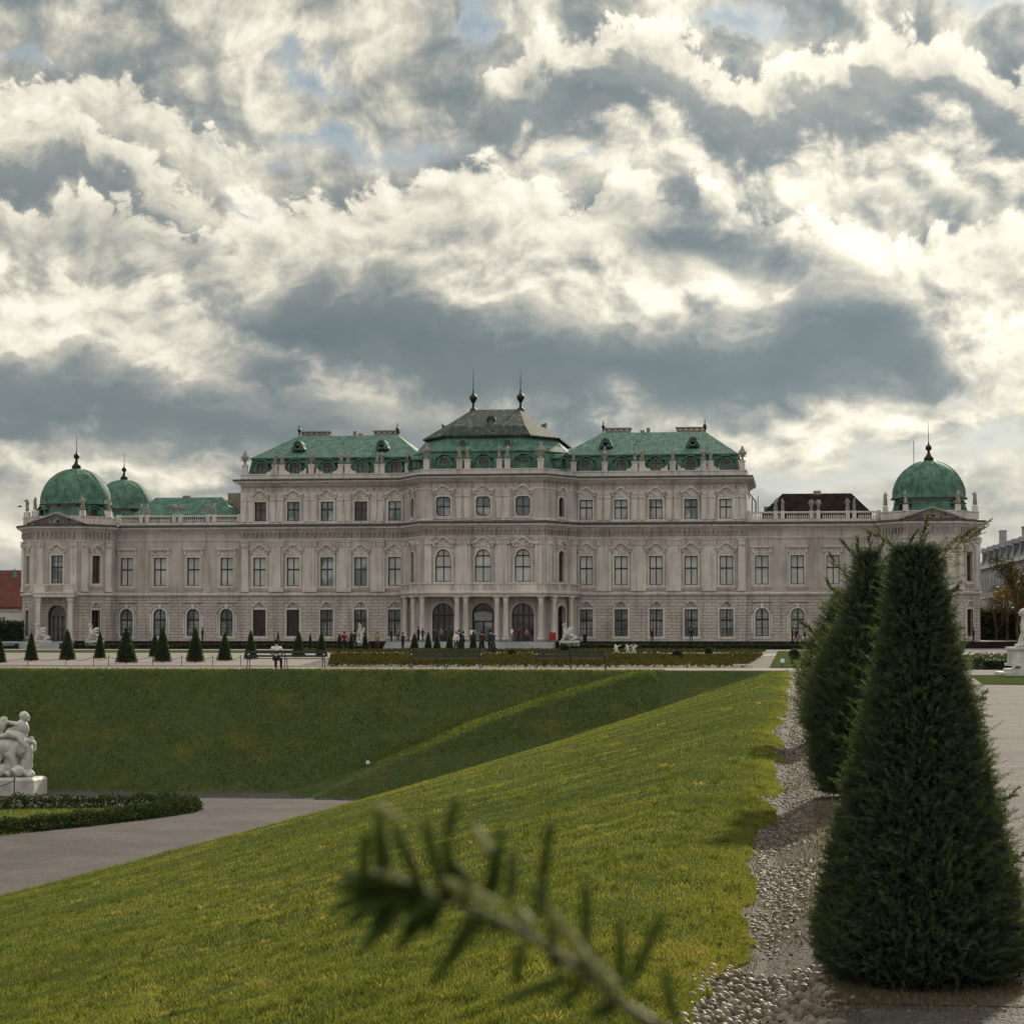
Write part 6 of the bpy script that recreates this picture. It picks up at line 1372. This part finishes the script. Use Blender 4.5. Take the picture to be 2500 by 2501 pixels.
def left_group():
    # rider leaning back on a rearing sea creature, on a rock; coordinates from the frame's left edge
    bx, by = -32.95, 91.1
    t = empty('marble_group', (bx, by, FLOOR), label='white marble group of a rider on a curling sea creature on a rocky pedestal', cat='statue')
    pb = MB(); loft(pb, [rect(-2.2, 1.79, -.85, .85, 0), rect(-2.2, 1.79, -.85, .85, .62), rect(-2.17, 1.75, -.81, .81, .69), rect(-2.10, 1.67, -.74, .74, .73)]); pb.build('pedestal', 'marble', t)
    parts = []
    rk = [( -1.6, 0, .9, .45), (-.9, 0, 1.0, .5), (-.2, 0, .95, .42), (.3, 0, 1.0, .40), (.8, .1, .95, .36), (1.2, 0, .92, .28), (1.38, 0, .86, .18)]
    parts.append(skin_mesh('r', rk, chain(7), 'marble', 2))
    for (x, y, z, r) in ((-1.2, -.5, .9, .3), (-.5, -.55, .85, .28), (.2, -.5, .85, .25), (.75, -.45, .88, .26), (1.15, -.35, .85, .2), (.5, -.55, .8, .2)): parts.append(skin_mesh('r', [(x, y, z, r), (x+.15, y+.1, z+.18, r*.6)], [(0, 1)], 'marble', 2))
    # creature: body, neck and head at left, haunch and looping tail at right
    parts.append(skin_mesh('c', [(.45, 0, 1.95, .40), (.95, 0, 2.0, .36), (1.2, 0, 1.75, .30), (1.28, 0, 1.35, .22), (1.25, -.05, 1.05, .15), (0, 0, 2.0, .42), (-.25, 0, 2.35, .28), (-.05, 0, 2.75, .2), (.12, 0, 3.0, .16), (.30, 0, 3.02, .10), (.22, .05, 3.22, .045),
        (.15, -.25, 1.6, .18), (.0, -.3, 1.2, .12), (-.05, -.3, .9, .1), (.62, -.25, 1.6, .17), (.78, -.3, 1.25, .11), (.80, -.3, .95, .1)],
        [(0, 1), (1, 2), (2, 3), (3, 4), (0, 5), (5, 6), (6, 7), (7, 8), (8, 9), (8, 10), (5, 11), (11, 12), (12, 13), (0, 14), (14, 15), (15, 16)], 'marble', 2))
    parts.append(skin_mesh('t', [(1.05, 0, 1.98, .17), (1.22, -.05, 2.22, .12), (1.42, -.05, 2.22, .09), (1.56, -.05, 2.05, .075), (1.55, -.05, 1.84, .07), (1.40, -.05, 1.72, .065), (1.22, -.05, 1.75, .06)], chain(7), 'marble', 2))
    parts.append(skin_mesh('f', [(1.30, 0, 2.25, .10), (1.42, 0, 2.36, .06), (1.50, 0, 2.30, .05)], chain(3), 'marble', 1))
    # rider
    parts.append(skin_mesh('p', [(.88, 0, 2.40, .22), (.98, 0, 2.62, .20), (1.05, 0, 2.86, .21), (1.08, 0, 3.02, .09), (1.10, -.01, 3.14, .14), (1.12, -.02, 3.26, .14),
        (.86, -.18, 2.92, .10), (.58, -.22, 2.96, .075), (.34, -.18, 3.04, .05), (.86, .2, 2.85, .10), (.60, .2, 2.72, .075), (.30, .12, 2.62, .055),
        (.62, -.26, 2.52, .16), (.30, -.34, 2.42, .13), (.02, -.34, 2.38, .08), (1.05, -.26, 2.22, .15), (1.25, -.3, 1.98, .11), (1.12, -.3, 1.68, .08)],
        [(0, 1), (1, 2), (2, 3), (3, 4), (4, 5), (2, 6), (6, 7), (7, 8), (2, 9), (9, 10), (10, 11), (0, 12), (12, 13), (13, 14), (0, 15), (15, 16), (16, 17)], 'marble', 2))
    parts += head(1.12, -.02, 3.21, .20, 1)+head(.22, 0, 3.05, .15, 1)
    parts += [blob(1.02, -.02, 2.76, .27, .25, .34, -.25), blob(.93, 0, 2.45, .27, .27, .24), blob(.30, -.05, 1.98, .62, .42, .46), blob(1.08, .02, 1.86, .36, .36, .42), blob(.55, .1, 1.45, .42, .30, .60), blob(-.30, .1, 1.6, .5, .32, .75), blob(1.18, .02, 1.30, .27, .25, .45),
              blob(-.2, 0, 2.45, .33, .25, .36, .5), blob(.05, 0, 2.78, .20, .17, .28, .4), blob(.95, -.3, 1.0, .3, .22, .22), blob(.1, -.45, .98, .35, .25, .28), blob(1.42, -.2, .86, .18, .2, .16), blob(.62, -.28, 2.48, .30, .15, .14, .35), blob(1.2, .02, 2.18, .26, .2, .12, .5)]
    parts.append(skin_mesh('q', [(-1.1, 0, 2.4, .3), (-1.2, 0, 2.0, .35), (-1.1, 0, 1.5, .35), (-1.2, 0, 2.8, .2), (-1.2, 0, 3.1, .17)], [(0, 1), (1, 2), (0, 3), (3, 4)], 'marble', 2))
    link('figure', carve(merge('figure', parts, 'marble'), .10, 4.5), t)
left_group()
def putti(x, y, lab, n):
    t = empty('putto_group', (x, y, .02), label=lab, cat='statue', group='small white putti on the terrace'); parts = []
    for i in range(n):
        o = (i-.5*(n-1))*.42; l = (-.10, .10, .16)[i % 3]
        parts.append(skin_mesh('p', [(o, 0, .40, .11), (o+l*.5, 0, .58, .10), (o+l, 0, .68, .05), (o+l*1.1, 0, .78, .085), (o-.08, 0, .2, .07), (o-.12, 0, .04, .05), (o+.10, .05, .22, .07), (o+.22, .05, .05, .05), (o+l+.16, 0, .60, .04), (o+.34, 0, .72, .035), (o-.12, 0, .55, .04), (o-.22, 0, .40, .035)],
            [(0, 1), (1, 2), (2, 3), (0, 4), (4, 5), (0, 6), (6, 7), (1, 8), (8, 9), (1, 10), (10, 11)], 'marble', 1))
    parts.append(skin_mesh('b', [(-.3*n*.6, 0, .05, .10), (.3*n*.6, 0, .05, .12)], [(0, 1)], 'marble', 1)); link('figure', merge('figure', parts, 'marble'), t)
putti(-13.27, 164.8, 'single white marble putto standing on the terrace gravel', 1)
putti(-12.25, 164.9, 'white marble group of tumbling putti on the terrace gravel', 2)

# ------------------------------------------------------------------ hedges of the sunk garden
def hedge_line(pts, label, w=.62, h=.46, dens=900, name='box_hedge', m='box_leaf', z0=FLOOR, s=(.05, .12)):
    Q = []; L = 0
    for (x0, y0), (x1, y1) in zip(pts[:-1], pts[1:]):
        l = math.hypot(x1-x0, y1-y0); n = int(l*dens); t = rng.random(n); nx, ny = -(y1-y0)/l, (x1-x0)/l
        bump = .55+.9*fbm2((x0+(x1-x0)*t)*2.3, (y0+(y1-y0)*t)*2.3, 91); gap = fbm2((x0+(x1-x0)*t)*1.2, (y0+(y1-y0)*t)*1.2, 95)
        a = rng.uniform(0, math.pi, n); rr = rng.uniform(.55, 1.05, n)
        o = np.cos(a)*rr*w*.5*bump; z = np.sin(a)*rr*h*bump
        k = gap > .05; Q.append(np.stack([x0+(x1-x0)*t+nx*o, y0+(y1-y0)*t+ny*o, z0+.02+z], -1)[k])
    P = np.concatenate(Q); return link(name, np_mesh(name, scatter_quads(P, rng.uniform(*s, len(P))), 4, m, rng.random(len(P))), label=label, category='hedge') if False else tag(link(name, np_mesh(name, scatter_quads(P, rng.uniform(*s, len(P))), 4, m, rng.random(len(P)))), label, 'hedge')
hedge_line([(-30.5, 69.5), (-28.2, 71.3), (-26.3, 73.8), (-24.6, 77.2), (-23.3, 80.8), (-22.7, 83.6), (-23.2, 84.9)], 'low ragged box hedge along the near edge of the sunk lawn', .9, .5, 1000)
hedge_line([(-23.4, 85.1), (-24.6, 85.4), (-26.5, 84.9), (-29.5, 84.0), (-33.0, 83.0)], 'low ragged box hedge along the far edge of the sunk lawn', .8, .48, 900)
mb = MB(); mb.add([(x, y, FLOOR+.012) for x, y in [(-34, 68), (-28.2, 71.0), (-26.1, 73.6), (-24.3, 77.2), (-23.0, 80.8), (-22.4, 83.7), (-23.2, 85.4), (-26.5, 85.3), (-34, 83.5)]], [tuple(range(9))]); mb.build('sunk_lawn', 'lawn', kind='structure')
P = rng.uniform([-34, 69, 0], [-23, 85, 1], (16000, 3)); k = (P[:, 0] < -23-(84-P[:, 1])*.26) & (P[:, 1] < 84.5+(P[:, 0]+24)*.2); P = P[k]; P[:, 2] = FLOOR+.01
blades('sunk_grass', P, rng.uniform(.05, .09, len(P)), rng.uniform(.015, .03, len(P)), np.clip(rng.random(len(P))*.6+.2, 0, 1), kind='stuff')
def box_hedge_block(x0, x1, y0, y1, z0, z1, label, m='hedge', n=5000, s=(.12, .3), rough=.25):
    P = rng.random((n, 3)); f = rng.integers(0, 4, n); P[f == 0, 1] = 0; P[f == 1, 0] = 0; P[f == 2, 0] = 1; P[f == 3, 2] = 1
    P = P*np.array([x1-x0, y1-y0, z1-z0])+np.array([x0, y0, z0]); P += rng.normal(0, rough*.4, P.shape)*(1+fbm2(P[:, 0]*.7, P[:, 2]*.9, 7))[:, None]
    t = empty('clipped_hedge', ((x0+x1)/2, (y0+y1)/2, z0), label=label, cat='hedge'); P -= np.array(t.location)
    link('foliage', np_mesh('foliage', scatter_quads(P, rng.uniform(*s, n)), 4, m, rng.random(n)), t)
    MB().box((x0-x1)/2+.2, (x1-x0)/2-.2, (y0-y1)/2+.2, (y1-y0)/2-.2, 0, z1-z0-.2).build('dark_core', 'hedge_core', t); return t  # dark solid core added behind the leaves to block light
box_hedge_block(8.0, 13.8, 104.5, 108, 0, .62, 'low dark clipped hedge left of the large sphinx', n=7000, s=(.05, .14), rough=.1)
v0 = at_y(2393, 1568, 338); v1 = at_y(2560, 1568, 338)
box_hedge_block(v0.x, v1.x+14, 338, 341, .2, 4.6, 'tall russet brown hedge beyond the right pavilion', 'bed_leaf', 9000, (.2, .5), .5)
v0 = at_y(-60, 1563, 292); v1 = at_y(46, 1563, 292)
box_hedge_block(v0.x, v1.x, 291, 294, .4, 2.9, 'tall dark clipped hedge at the far left beside the left pavilion', 'hedge', 5000, (.15, .35), .2)
for i, (a, b, lab) in enumerate(((-106, -98.0, 'low dark hedge on the terrace before the left pavilion, left part'), (-92, -53, 'long low dark hedge below the left wing'), (-29.0, 8.5, 'long low dark hedge below the right wing'))):
    box_hedge_block(a, b, 276.0, 277.6, -.58, .10+.02*i, lab, 'hedge', int(140*(b-a)), (.12, .28), .12)
# stone edging wall right of the channel, far side of the lawn
tag(MB().box(6.4, 40, 205, 206, -.05, .16).build('low_wall', 'plaster_grey'), 'low grey kerb wall across the right garden before the pavilion', 'wall')

# ------------------------------------------------------------------ buildings and trees around the palace
def bg_right():
    o = Vector((31.0, 392, 0)); b = empty('grey_building', o, label='long grey building with a slate mansard roof beyond the right pavilion', cat='building')
    A = Vector((31.2, 410)); Bp = Vector((34.4, 318)); f = Fr(A-o.xy, Bp-o.xy); L = f.L
    wl = MB(); wins = [(u, s_, o_rect(1.3, 2.4)) for u in np.arange(3, L-2, 4.2) for s_ in (8.2,)]; low = [(u, 3.6, o_rect(1.3, 2.4)) for u in np.arange(3, L-2, 4.2)]
    wall_band(wl, f, 0, L, 0, 7.4, low); wall_band(wl, f, 0, L, 7.4, 12.6, wins); c0 = f(0, 0, 0); wl.add([(c0[0], c0[1], 0), (c0[0]+20, c0[1], 0), (c0[0]+20, c0[1], 12.6), (c0[0], c0[1], 12.6)], [(0, 1, 2, 3)])
    c1 = f(L, 0, 0); wl.add([(c1[0], c1[1], 0), (c1[0]+20, c1[1], 0), (c1[0]+20, c1[1], 12.6), (c1[0], c1[1], 12.6)], [(0, 1, 2, 3)]); wl.build('wall', 'plaster_grey', b)
    MB().fbox(f, -.3, L+.3, 12.4, 12.9, -.2, .6).fbox(f, 0, L, 7.3, 7.55, 0, .2).build('cornice', 'plaster_white', b)
    for u, z, _ in wins+low: w = MB().fbox(f, u-.64, u+.64, z+.02, z+2.38, -.4, -.3).build('window', 'pane_dark', b); MB().fbox(f, u-.04, u+.04, z, z+2.4, -.3, -.25).fbox(f, u-.64, u+.64, z+1.3, z+1.38, -.3, -.25).build('frame', 'white_paint', w)
    rf = MB(); a0, a1 = f(0, 0, 12.9), f(L, 0, 12.9); b0, b1 = f(1, -1.8, 16.6), f(L-1, -1.8, 16.6); c0, c1 = f(4, -8, 18.6), f(L-4, -8, 18.6)
    e0, e1 = (a0[0]+20, a0[1], 12.9), (a1[0]+20, a1[1], 12.9); g0, g1 = (b0[0]+16, b0[1], 16.6), (b1[0]+16, b1[1], 16.6)
    rf.add([a0, a1, b1, b0, c1, c0, e0, e1, g0, g1], [(0, 1, 2, 3), (3, 2, 4, 5), (0, 3, 8, 6), (1, 7, 9, 2), (3, 5, 8), (2, 9, 4), (5, 4, 9, 8)]); rf = rf.build('roof', 'roof_grey', b)
    for u in np.arange(5, L-3, 8.4): MB().fbox(f, u-.9, u+.9, 13.3, 15.4, -2.0, -.2).prism(f, [(-1.1, 15.4), (1.1, 15.4), (0, 16.2)], -2.2, 0, u).build('dormer', 'roof_grey', rf)
    for u, d, w in ((7, -3, 1.2), (22, -5, 1.6), (41, -4, 1.4), (60, -5, 1.6), (78, -4, 1.2)): MB().fbox(f, u-w, u+w, 16, 19.0, d-1, d).fbox(f, u-w-.12, u+w+.12, 19.0, 19.25, d-1.1, d+.1).build('chimney', 'plaster_grey', rf)
    tw = MB(); x, y, _ = f(58, -3.5, 0); tw.lathe(x, y, [(3.0, 15.5), (2.8, 17.5), (1.2, 19.0), (.5, 19.6), (.15, 20.3), (.3, 20.5), (.05, 21.4)], 10); tw.build('turret', 'roof_grey', rf)
bg_right()
def bg_left():
    o = Vector((-136, 360, 0)); b = empty('red_roofed_house', o, label='low white house with a big red tiled hipped roof beyond the left pavilion', cat='house')
    MB().box(-18, 9.2, 0, 14, 0, 5.6).build('wall', 'plaster_white', b)
    m = MB(); loft(m, [rect(-18.6, 9.9, -.6, 14.6, 5.5), rect(-18.6, 9.9, -.6, 14.6, 5.7), rect(-17, 12.0, 2.2, 12, 8.0), rect(-8, 14.5, 6.5, 7.5, 11.9)]); m.build('roof', 'roof_red', b)
    MB().fbox(Fr((-18, 0), (9, 0)), 0, 27, 5.0, 5.3, 0, .25).build('cornice', 'stone_light', b)
    for x in (-14, -9, -4, 1, 6): w = MB().box(x-.6, x+.6, -.03, -.01, 2, 4).build('window', 'pane_dark', b); MB().box(x-.03, x+.03, -.06, -.03, 2, 4).build('frame', 'white_paint', w)
    t = MB().box(5.4, 6.8, 5, 6.4, 8.2, 10.4); t.build('chimney', 'plaster_white', b); MB().lathe(6.1, 5.7, [(.75, 10.4), (.7, 10.8), (.35, 11.3), (.2, 11.6), (.02, 12.2)], 8).build('chimney_cap', 'copper', b)
bg_left()
def tree(x, y, h, label, leaf=None, nl=0, seed=1, spread=.42, ls=.35, z=0.2, trunk_r=.018, leafy_from=.3, depth=6):
    t = empty('deciduous_tree', (x, y, z), label=label, cat='tree', group='trees around the palace'); r_ = random.Random(seed); tb_ = MB(); tips = []
    def grow_(p, d, L, r, k):
        q = p+d*L; mid = p+d*L*.5+Vector((r_.gauss(0, .05), r_.gauss(0, .05), 0))*L
        tb_.tube([p, mid, q], [r, r*.85, r*.68], 5 if k < 3 else 3)
        if k >= 3: tips.append((mid, L)); tips.append((q, L))
        if k >= depth: return
        for _ in range(3 if k < 4 else 2):
            a = r_.uniform(0, 2*math.pi); nd = (d+Vector((math.cos(a), math.sin(a), r_.uniform(-.1, .5)))*r_.uniform(.35, .75)*spread*2).normalized(); grow_(q if r_.random() < .7 else mid, nd, L*r_.uniform(.66, .84), r*.62, k+1)
    grow_(Vector((0, 0, 0)), Vector((0, 0, 1)), h*.27, h*trunk_r, 0); tb_.build('trunk', 'bark', t)
    if leaf and nl:
        idx = rng.integers(0, len(tips), nl); P = np.array([tuple(tips[i][0]) for i in idx])+rng.normal(0, .28, (nl, 3))*np.array([tips[i][1] for i in idx])[:, None]; k = P[:, 2] > h*leafy_from*.6; P = P[k]
        link('crown', np_mesh('crown', scatter_quads(P, rng.uniform(ls*.6, ls*1.3, len(P))), 4, leaf, rng.random(len(P))), t)
    return t
for px, Y_, h, lab, leaf, nl, sd_, ls in (
    (2432, 325, 8.5, 'nearly bare tree just right of the right pavilion', 'autumn', 350, 3, .3), (2458, 318, 9.0, 'bare dark tree second beyond the right pavilion', 'hedge', 300, 8, .3),
    (2492, 310, 9.5, 'orange leaved tree at the right edge above the hedge', 'autumn', 2600, 5, .32), (2486, 296, 13.2, 'tall thinly leaved brown tree overlapping the grey building at the right edge', 'bed_leaf', 1500, 12, .32)):
    v = at_y(px, 1560, Y_); tree(v.x, Y_, h, lab, leaf, nl, sd_, ls=ls)
for px, Y_, h, lab, sd_ in ((22, 420, 10.6, 'bare tree behind the red roof, leftmost', 21), (40, 410, 11.6, 'bare tree behind the red roof close to the left pavilion', 22), (52, 425, 11.6, 'bare tree half hidden by the left pavilion', 23)):
    v = at_y(px, 1560, Y_); tree(v.x, Y_, h, lab, 'autumn', 500, sd_, ls=.3)
# far horizon: low line of trees
P = np.stack([rng.uniform(-700, 600, 30000), rng.uniform(700, 760, 30000), rng.uniform(0, 1, 30000)], -1); P[:, 2] = P[:, 2]*(9+7*fbm2(P[:, 0]*.02, P[:, 1]*0, 7)); 
link('far_woods', np_mesh('far_woods', scatter_quads(P, rng.uniform(2, 5, len(P))), 4, 'hedge', rng.random(len(P))), kind='stuff')

def bird(px, py, Y_, label, a=0.0):
    v = at_y(px, py, Y_); t = empty('bird', v, a, label=label, cat='bird')
    link('body', skin_mesh('body', [(-.22, 0, 0, .05), (0, 0, .02, .09), (.18, 0, .06, .06), (.28, 0, .05, .02), (-.38, 0, -.01, (.02, .06))], [(0, 1), (1, 2), (2, 3), (0, 4)], 'coat_dark', 1), t)
    for s_ in (-1, 1): MB().add([(-.12, 0, .03), (.12, 0, .04), (.02, s_*.35, .20), (-.10, s_*.65, .10), (-.16, s_*.3, .14)], [(0, 1, 2, 4), (4, 2, 3)]).build('wing', 'coat_dark', t)
bird(50, 1238, 285, 'dark bird flying just left of the left pavilion roof', .4)
bird(62, 1224, 290, 'dark bird landing on the corner statue of the left pavilion', 2.4)
# low plants in the gravel: stray leaves and a molehill sized tuft on the lawn
